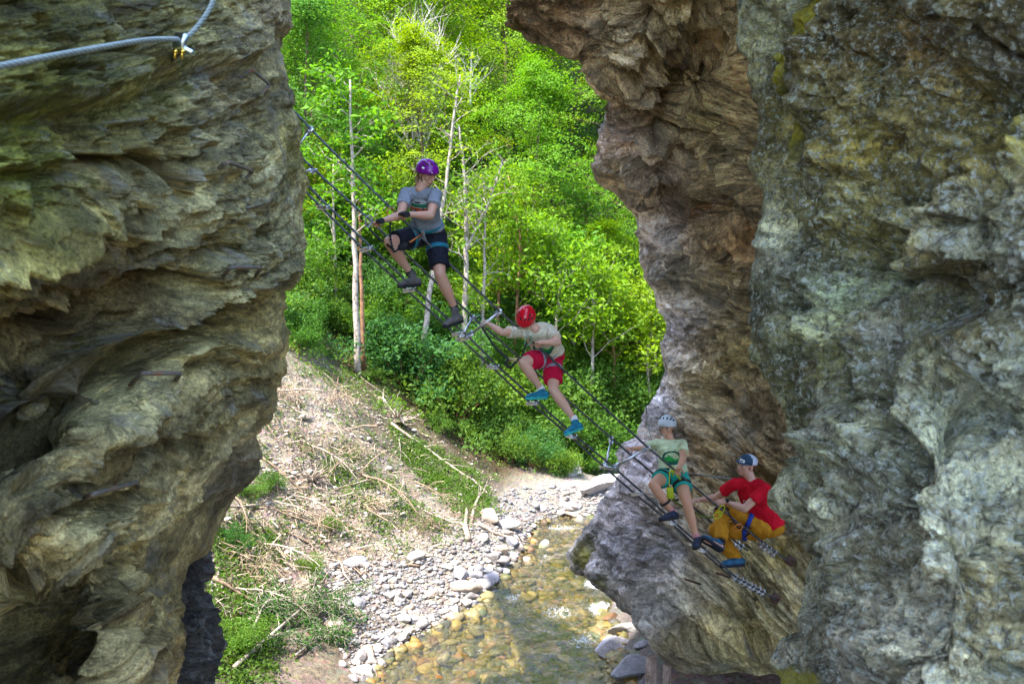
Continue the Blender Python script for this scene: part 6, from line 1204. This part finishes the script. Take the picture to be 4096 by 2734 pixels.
# ---------------------------------------------------------------- 1 climber in the purple helmet
T_grey = simple('grey_tshirt', (.24, .27, .315), .9, .1, bump=.4, bs=240); T_navy = simple('dark_shorts', (.012, .014, .024), .8, .2, bump=.4, bs=200); PURPLE = simple('purple_shell', (.17, .005, .23), .25, .5, var=.03); RED_H = simple('red_shell', (.62, .006, .022), .2, .5, var=.03); WHITE_H = simple('white_shell', (.52, .58, .62), .3, .5, var=.03)
TEAL = simple('teal_webbing', (.012, .15, .22), .6, bump=.3); GREYW = simple('grey_webbing', (.28, .28, .29), .6); ORANGE = simple('orange_webbing', (.62, .20, .03), .6); BOOT = simple('grey_boot', (.11, .10, .092), .8, bump=.5, var=.5); SOLE = simple('black_sole', (.02, .02, .02), .8)
BLOND = simple('blond_hair', (.30, .18, .08), .5, bump=.8, bs=120); BROWN = simple('brown_hair', (.10, .035, .015), .5, bump=.8, bs=120)
J = joints(7.92, (1712, 925), (1681, 757, -1), {'L': (1625, 774, 0), 'R': (1744, 778, -1)}, {'L': ((1601, 862, -1), (1522, 884, -1)), 'R': ((1722, 862, -1), (1622, 856, -1))},
           {'L': ((1676, 946, -1), (1558, 968, -1), (1645, 1097, 1), (1596, 1146, -1), (1676, 1138, 0)), 'R': ((1744, 944, 0), (1760, 1098, -1), (1822, 1240, 1), (1776, 1306, -1), (1845, 1283, 0))}, 1.60, (1708, 694, 0))
hl = cab_at('HL', 1490); hr = cab_at('HR', 1585)
B = person('p', 'climber in purple helmet, grey printed t-shirt and dark shorts, stepping down the ladder', J, 1.60, (-.35, -.93, 0), Vector((.66, -.62, -.42)), Vector((.14, -.26, .95)), SK1, T_grey, T_navy,
           dict(fem=True, handL=(((V3(1484, 886, 7.75)) - J['wrL']), Vector((0, .2, -1)), 1.25, 1), handR=((V3(1575, 842, 7.6) - J['wrR']), Vector((-.1, .5, -1)), 1.5, -1), hem=.10, shirt=.016, sleeve=.52, len=.80, flare=.012, sock=BLACK, shoe=BOOT, sole=SOLE, boot=.03, lace=simple('lime_lace', (.35, .4, .1)), bend=.02, eyes=False, hs=1.0, brow=BLOND))
helmet(B['R'], B['h'], B['s'], PURPLE, B['body'], True, [(0.35, 1.15, .016, .010), (1.25, 1.35, .012, .005)])
m = MB(); hh = B['h']; s = B['s']; m.ell(hh(0, -.028, -.002), (.078 * s, .082 * s, .062 * s), B['R']); m.tube([hh(0, -.095, -.03), hh(.035, -.085, -.07), hh(.07, -.02, -.12), hh(.085, .03, -.17), hh(.085, .05, -.21)], [.02 * s, .024 * s, .022 * s, .018 * s, .006 * s], 10); fuse(m, .0045, 'hair', BLOND, B['body'], 1)
for a in 'LR':   # gloves without finger tips
    m = MB(); w_ = J['wr' + a]; tgt = V3(1484, 886, 7.75) if a == 'L' else V3(1575, 842, 7.6); d = (tgt - w_).normalized(); k = B['k']; pl = Vector((0, .2, -1)) if a == 'L' else Vector((-.1, .5, -1)); pl = (pl - d * pl.dot(d)).normalized(); sd = d.cross(pl); R = Matrix((sd, d, pl)).transposed(); m.ell(w_ + d * .048 * k, (.045 * k, .056 * k, .022 * k), R); m.tube([w_ - d * .055 * k, w_ + d * .02 * k], [(.031 * k, .029 * k), (.034 * k, .024 * k)], 12, flat=pl)
    for q in range(4): p = w_ + d * .085 * k + sd * (1.5 - q) * .0205 * k * (1 if a == 'L' else -1); m.tube([p - d * .02, p, p + (d * .8 + pl * .6) * .026], [.0115, .0115, .011], 8)
    fuse(m, .0045, 'glove', BLACK, B['body'], 1)
PR = [simple('print_white', (.5, .52, .54)), simple('print_green', (.02, .16, .09)), simple('print_orange', (.55, .09, .03)), simple('print_black', (.015, .02, .02)), simple('print_sand', (.5, .36, .24))]
def pr1(u, v):
    x, y = u - .5, v - .5
    if x * x + (y * .95) ** 2 > .235: return None
    tree = lambda c, b, h_, w_: b - h_ < v < b and abs(u - c) < w_ * (1 - (b - v) / h_) * (.55 + .45 * (((b - v) * 22) % 1))
    if tree(.28, .95, .55, .10) or tree(.66, .98, .72, .13) or tree(.82, .9, .45, .08): return 3
    if abs(v - .17) < .035 and abs(u - .42) < .12: return 3
    if v > .72 - .14 * abs(math.sin(u * 9)): return 0 if (u * 17 + v * 9) % 1 > .4 else 3
    return 0 if v < .22 and (v * 14) % 1 > .35 else (None if v < .22 else (1 if v < .40 else (0 if v < .45 else 2)))
decal(B['shirt'], B['shirt'], B['pel'].lerp(B['nk'], .68) + B['f'] * .1 + B['side'] * 0, B['f'], B['up'], .20, .20, 40, pr1, PR)
hs_ = harness(B, J, TEAL, GREYW)
m = MB(); c = B['pel'].lerp(B['nk'], .17) + B['f'] * .14; tt = V3(1640, 968, 7.5); m.tube([c, tt], [(.012, .005)] * 2, 6); m.build('gear_strap', ORANGE, hs_)
m = MB(); q = V3(1612, 985, 7.45); m.box(q, (.045, .022, .028), Matrix.Rotation(-.5, 3, 'Y'), 0, .012); m.build('pouch', BLACK, hs_)
lanyard('black stretch lanyard with orange carabiner hanging from the near handrail cable', [V3(1562, 880, 7.55), V3(1560, 930, 7.5), V3(1566, 975, 7.46), V3(1578, 1005, 7.44), V3(1600, 990, 7.44)], BLACK, .009, .35, [(V3(1563, 856, 7.62), (0, 0, 1), (.5, -1, 0), simple('orange_gate', (.5, .16, .06), .3, metal=.6))])
lanyard('black stretch lanyard clipped to the far handrail by the purple helmeted climber', [V3(1478, 912, 7.9), V3(1500, 940, 7.8), V3(1535, 968, 7.65), V3(1562, 988, 7.5), V3(1576, 1006, 7.45)], BLACK, .009, .35, [(V3(1474, 885, 8.0), (.25, 0, 1), (.5, -1, 0), simple('blue_orange_gate', (.35, .3, .5), .3, metal=.6))])
# ---------------------------------------------------------------- 2 climber in the red helmet
T_cream = simple('cream_tshirt', (.64, .60, .45), .9, .1, bump=.4, bs=240); T_red = simple('red_shorts', (.60, .008, .055), .8, .2, bump=.4, bs=200); SHOE_T = simple('teal_shoe', (.012, .19, .30), .6, bump=.5, var=.5); SOLE_T = simple('turquoise_sole', (.03, .38, .36), .6); LT = simple('light_tshirt', (.60, .70, .44), .9, .1, bump=.4, bs=240)
J = joints(8.42, (2197, 1418), (2146, 1318, -1), {'L': (2083, 1328, 0), 'R': (2204, 1322, 0)}, {'L': ((2006, 1328, -1), (1944, 1287, 1)), 'R': ((2232, 1370, -1), (2160, 1369, -1))},
           {'L': ((2180, 1432, -1), (2090, 1447, -1), (2168, 1560, 1), (2106, 1592, -1), (2186, 1588, 0)), 'R': ((2212, 1440, 0), (2214, 1560, -1), (2300, 1680, 1), (2262, 1738, -1), (2326, 1712, 0))}, 1.50, (2104, 1272, -1))
B = person('p', 'climber in red helmet, cream t-shirt and red shorts looking down at the feet', J, 1.50, (-.4, -.9, 0), Vector((-.30, -.42, -.86)), Vector((-.12, -.84, .52)), SK2, T_cream, T_red,
           dict(handL=(V3(1917, 1279, 8.75) - J['wrL'], Vector((.1, .2, -1)), 1.1, 1), handR=(V3(2128, 1371, 8.0) - J['wrR'], Vector((0, .35, -1)), 1.2, -1), hem=.06, shirt=.026, sleeve=.62, len=.72, flare=.018, sock=WHITE, shoe=SHOE_T, sole=SOLE_T, lace=SHOE_T, bend=.05, eyes=False, hs=1.04, brow=BROWN))
helmet(B['R'], B['h'], B['s'], RED_H, B['body'], True)
m = MB(); hh = B['h']; s = B['s']; m.ell(hh(0, -.03, -.01), (.080 * s, .080 * s, .070 * s), B['R']); 
for q in (-1, 1): m.tube([hh(.07 * q, -.01, -.02), hh(.078 * q, .01, -.07), hh(.07 * q, .02, -.13), hh(.06 * q, .03, -.17)], [.018 * s, .02 * s, .016 * s, .005 * s], 8)
fuse(m, .0045, 'hair', BROWN, B['body'], 1)
PG_ = [simple('print_pine', (.006, .12, .075)), simple('print_leaf', (.02, .34, .06)), simple('print_pale', (.40, .46, .33))]
def pr2(u, v):
    x, y = u - .5, v - .52; r_ = x * x * 1.0 + y * y * 1.25; ang = math.atan2(y, x)
    if r_ > .245 + .012 * math.sin(7 * ang) or (v < .10): return None
    if r_ > .150 + .02 * math.sin(ang): return 0
    rid = .48 - .16 * math.sin(u * 6.5) * (u > .3) - .05 * abs(math.sin(u * 25))
    if v > rid: return 1 if v < .72 + .03 * math.sin(u * 30) else 0
    return 2 if (abs(v - .36 - .1 * abs(math.sin(u * 22))) < .025 and .28 < u < .72) else None
decal(B['shirt'], B['shirt'], B['pel'].lerp(B['nk'], .48) + B['f'] * .1, B['f'], B['up'], .21, .19, 40, pr2, PG_)
LGREY = simple('pale_webbing', (.32, .30, .38), .6); hs_ = harness(B, J, LGREY, BLACK)
m = MB(); a = V3(2035, 1438, 8.1); b = V3(2070, 1440, 8.0); m.tube([a, b], [.022, .022], 10); m.build('pouch', simple('yellow_label', (.45, .38, .16)), hs_)
BGREEN = simple('mint_gate', (.20, .42, .33), .35, metal=.5)
lanyard('black coiled lanyard from the far handrail to the knee above red shorts', [V3(1920, 1295, 8.6), V3(1945, 1335, 8.5), V3(1975, 1380, 8.4), V3(2010, 1415, 8.2), V3(2030, 1435, 8.05), V3(2022, 1455, 8.0), V3(2040, 1468, 7.98), V3(2062, 1450, 7.96)], BLACK, .011, .22, [(V3(1912, 1280, 8.66), (.5, 0, 1), (.5, -1, 0), BGREEN)])
lanyard('short black lanyard from the near handrail to the knee above red shorts', [V3(2108, 1370, 8.0), V3(2098, 1392, 7.98), V3(2090, 1420, 7.95), V3(2072, 1438, 7.95), V3(2058, 1455, 7.95)], BLACK, .008, .3, [(V3(2112, 1364, 8.02), (.4, 0, 1), (.5, -1, 0), BGREEN)])
# ---------------------------------------------------------------- 3 girl in the white helmet
T_green = simple('green_shorts', (.02, .38, .31), .8, .2, bump=.4, bs=200); NAVY_S = simple('navy_shoe', (.02, .03, .06), .7, bump=.5, var=.6); LIME = simple('lime_webbing', (.42, .50, .02), .6); AQUA = simple('aqua_lace', (.05, .5, .5))
J = joints(8.88, (2692, 1893), (2682, 1764, 0), {'L': (2633, 1773, 0), 'R': (2729, 1776, 0)}, {'L': ((2572, 1792, 1), (2522, 1793, 1)), 'R': ((2733, 1834, -1), (2713, 1872, -1))},
           {'L': ((2662, 1902, -1), (2612, 1938, -1), (2691, 2048, 1), (2640, 2080, -1), (2708, 2070, 0)), 'R': ((2720, 1908, 0), (2748, 2013, -1), (2785, 2148, 1), (2782, 2192, -1), (2796, 2164, 1))}, 1.48, (2668, 1706, 0))
B = person('p', 'smiling girl in white helmet, pale green t-shirt and teal shorts', J, 1.48, (-.3, -.95, 0), Vector((-.45, -.88, -.08)), Vector((-.06, -.10, 1)), SK3, LT, T_green,
           dict(fem=True, smile=True, handL=(V3(2490, 1786, 9.15) - J['wrL'], Vector((0, .1, -1)), 1.4, 1), handR=(V3(2705, 1890, 8.6) - J['wrR'], Vector((.2, -.2, -.8)), 1.5, -1), hem=.06, shirt=.024, sleeve=.55, len=.42, flare=.02, sock=simple('pink_sock', (.6, .25, .25)), shoe=NAVY_S, sole=SOLE, lace=AQUA, hs=1.06))
helmet(B['R'], B['h'], B['s'], WHITE_H, B['body'], True)
m = MB(); hh = B['h']; s = B['s']; m.ell(hh(0, -.028, -.002), (.080 * s, .082 * s, .065 * s), B['R']); m.tube([hh(0, -.09, -.03), hh(.03, -.11, -.06), hh(.03, -.11, -.12)], [.02 * s, .022 * s, .008 * s], 8); fuse(m, .0045, 'hair', BROWN, B['body'], 1)
decal(B['shirt'], B['shirt'], B['pel'].lerp(B['nk'], .50) + B['f'] * .1, B['f'], B['up'], .20, .17, 44, pr2, PG_)
m = MB(); m = ring(J['wrL'].lerp(J['elL'], .12), J['elL'] - J['wrL'], (0, 0, 1), .025, .025, .018, .003); m.build('wristband', WHITE, B['body'])
hs_ = harness(B, J, BLACK, LIME, wz=.14)
m = MB(); a = V3(2680, 1885, 8.62); b = V3(2676, 1945, 8.58); c = V3(2686, 1998, 8.56); m.tube([a, b], [(.012, .005)] * 2, 6); m.box(b.lerp(c, .5), (.034, .016, .062), Matrix.Rotation(-.12, 3, 'Y'), 0, .010); m.build('energy_absorber', LIME, hs_)
ring(J['knL'].lerp(J['anL'], .62), J['anL'] - J['knL'], (1, 0, 0), .048, .048, .022, .010).build('knee_band', BLACK, B['body'])
lanyard('black and lime lanyard hanging between the girl and the seated man', [V3(2690, 1998, 8.56), V3(2740, 2030, 8.6), V3(2790, 2055, 8.62), V3(2830, 2068, 8.66), V3(2850, 2066, 8.7)], simple('black_lime_webbing', (.10, .12, .02), .7), .010, .3, [(V3(2868, 2060, 8.72), (.9, 0, .5), (.2, -1, 0), LIME), (V3(2885, 2040, 8.76), (.3, 0, 1), (.4, -1, 0), LIME)])
lanyard('short lime lanyard with carabiner behind the shin of the girl', [V3(2690, 1990, 8.6), V3(2702, 2000, 8.75), V3(2712, 1996, 8.85)], BLACK, .010, .2, [(V3(2712, 1990, 8.9), (.8, 0, .5), (.2, -1, 0), simple('mint_gate_light', (.30, .50, .32), .35, metal=.5))])
# ---------------------------------------------------------------- 4 seated man in the cap
T_rd = simple('red_tshirt', (.52, .008, .022), .9, .1, bump=.4, bs=240); T_och = simple('ochre_trousers', (.47, .205, .014), .85, .15, bump=.4, bs=200); SH_B = simple('blue_shoe', (.02, .10, .18), .6, bump=.5, var=.5); SOLE_D = simple('dark_blue_sole', (.015, .02, .035), .7); BLUEW = simple('blue_webbing', (.01, .035, .26), .6)
J = joints(9.12, (3066, 2094), (3004, 1918, -1), {'L': (2940, 1932, -1), 'R': (3060, 1954, -1)}, {'L': ((2866, 1988, 1), (2786, 2001, 1)), 'R': ((2978, 2034, -1), (2896, 2003, 1))},
           {'L': ((3034, 2118, 1), (2862, 2118, 1), (2948, 2238, 1), (2884, 2262, -1), (2972, 2256, 0)), 'R': ((3052, 2106, -1), (2890, 2030, -1), (2884, 2165, -1), (2808, 2150, -1), (2886, 2200, 0))}, 1.80, (2986, 1860, 0))
B = person('p', 'seated man in blue and white cap, red t-shirt and ochre trousers', J, 1.80, (-.75, -.65, 0), Vector((-.86, -.48, .16)), Vector((.10, -.06, 1)), SK4, T_rd, T_och,
           dict(w=1.06, handL=(V3(2752, 2002, 9.3) - J['wrL'], Vector((-.2, -.3, -.9)), 1.0, 1), handR=(V3(2864, 1999, 8.75) - J['wrR'], Vector((-.1, .2, -1)), 1.1, -1), hem=.0, shirt=.030, sleeve=.58, long=True, sock=BLACK, shoe=SH_B, sole=SOLE_D, lace=SH_B, hs=.98, loose=.02, brow=BROW))
R, hh, s = B['R'], B['h'], B['s']
m = MB(); m.ell(hh(0, -.02, .0), (.079 * s, .084 * s, .055 * s), R); fuse(m, .0045, 'hair', BROWN, B['body'], 1)
def capm():
    vs, fs = [], []; nu, nv = 32, 10
    for j in range(nv + 1):
        th = math.pi / 2 * j / nv
        for q in range(nu):
            ph = 2 * math.pi * q / nu; vs.append(hh(.088 * math.sin(th) * math.cos(ph), -.010 + .106 * math.sin(th) * math.sin(ph), .030 + .090 * math.cos(th) ** .8 - .012 * (j == nv) * max(0, -math.sin(ph))))
    for j in range(nv):
        for q in range(nu): fs.append((j * nu + q, (j + 1) * nu + q, (j + 1) * nu + (q + 1) % nu, j * nu + (q + 1) % nu))
    c = hh(0, -.01, .03); n0 = len(vs); vs += [c + (v - c) * .95 for v in vs]; fs += [tuple(i + n0 for i in f[::-1]) for f in fs] + [(nv * nu + q, n0 + nv * nu + q, n0 + nv * nu + (q + 1) % nu, nv * nu + (q + 1) % nu) for q in range(nu)]
    mid = [(sum((vs[i] for i in f), Vector()) / 4) for f in fs]; mt = [1 if (R.transposed() @ (p - hh(0, 0, 0))).y < .01 * s else 0 for p in mid]
    mb = MB(); mb.add([tuple(v) for v in vs], fs); mb.m = mt; o = mb.build('cap', [simple('denim_blue', (.03, .065, .11), .9, bump=.5, bs=200), simple('white_mesh', (.55, .60, .68), .9, bump=.8, bs=260)], B['body'])
    vs = []; nb = 14
    for z in (0, .004):
        for i in range(nb + 1):
            a = math.pi * i / nb
            for rr_ in (1.0, 1.0): pass
            x = .082 * math.cos(a); vs.append(hh(x, .084 * math.sin(a) * .98 + .0, .034 + z)); vs.append(hh(x * .93, .084 * math.sin(a) + .068 * math.sin(a) ** .6, .030 + z - .012 * abs(math.cos(a)) + .004))
    n = (nb + 1) * 2; F = []
    for i in range(nb): F += [(2 * i, 2 * i + 1, 2 * i + 3, 2 * i + 2)[::-1], (n + 2 * i, n + 2 * i + 1, n + 2 * i + 3, n + 2 * i + 2), (2 * i + 1, n + 2 * i + 1, n + 2 * i + 3, 2 * i + 3)[::-1]]
    mb = MB(); mb.add([tuple(v) for v in vs], F); mb.build('brim', simple('denim_brim', (.04, .085, .14), .9), o)
    decal(o, o, hh(.0, .2, .075), R @ Vector((.12, 1, .25)), R @ Vector((0, 0, 1)), .055 * s, .036 * s, 10, lambda u, v: 1 if abs(v - .5) < .1 and .2 < u < .8 else 0, [WHITE, EYE_D], 'patch')
capm()
m = MB(); c = J['wrR'].lerp(J['elR'], .16); ring(c, J['elR'] - J['wrR'], (0, 0, 1), .029, .029, .022, .004).build('watch_strap', ORANGE, B['body']); n_ = (Vector((-.2, -.6, .8))).normalized(); m.tube([c + n_ * .026, c + n_ * .040], [.022, .021], 16); m.build('watch', BLACK, B['body'])
def pr4(u, v):
    a = abs(((u - .16) / .15) ** 2 + ((v - .52) / .36) ** 2 - 1) < .30 and not (u > .22 and .3 < v < .75); b = .36 < u < .98 and abs(v - .5 - .16 * math.sin(u * 34)) < .085; c_ = abs(u - .40) < .02 and v < .6 or abs(u - .92) < .02 and v < .55; return 0 if (a or b or c_) else None
decal(B['shirt'], B['shirt'], B['pel'].lerp(B['nk'], .62) + B['f'] * .1 - B['side'] * .02, B['f'], B['up'], .17, .07, 44, pr4, [WHITE])
hs_ = harness(B, J, BLUEW, BLACK, wz=.10)
m = MB(); kk = J['knR']; ring(kk.lerp(J['anR'], .12), J['anR'] - kk, (1, 0, 0), .084, .084, .02, .009).build('knee_strap', BLACK, B['body'])
lanyard('orange and black lanyard across the thigh of the seated man', [J['knR'] + Vector((.0, -.10, .04)), V3(2915, 2050, 8.72), V3(2935, 2085, 8.72), V3(2960, 2112, 8.75), V3(3000, 2105, 8.8)], BLACK, .008, .1, [(V3(2950, 2110, 8.72), (.8, 0, .4), (.2, -1, 0), ORANGE)])
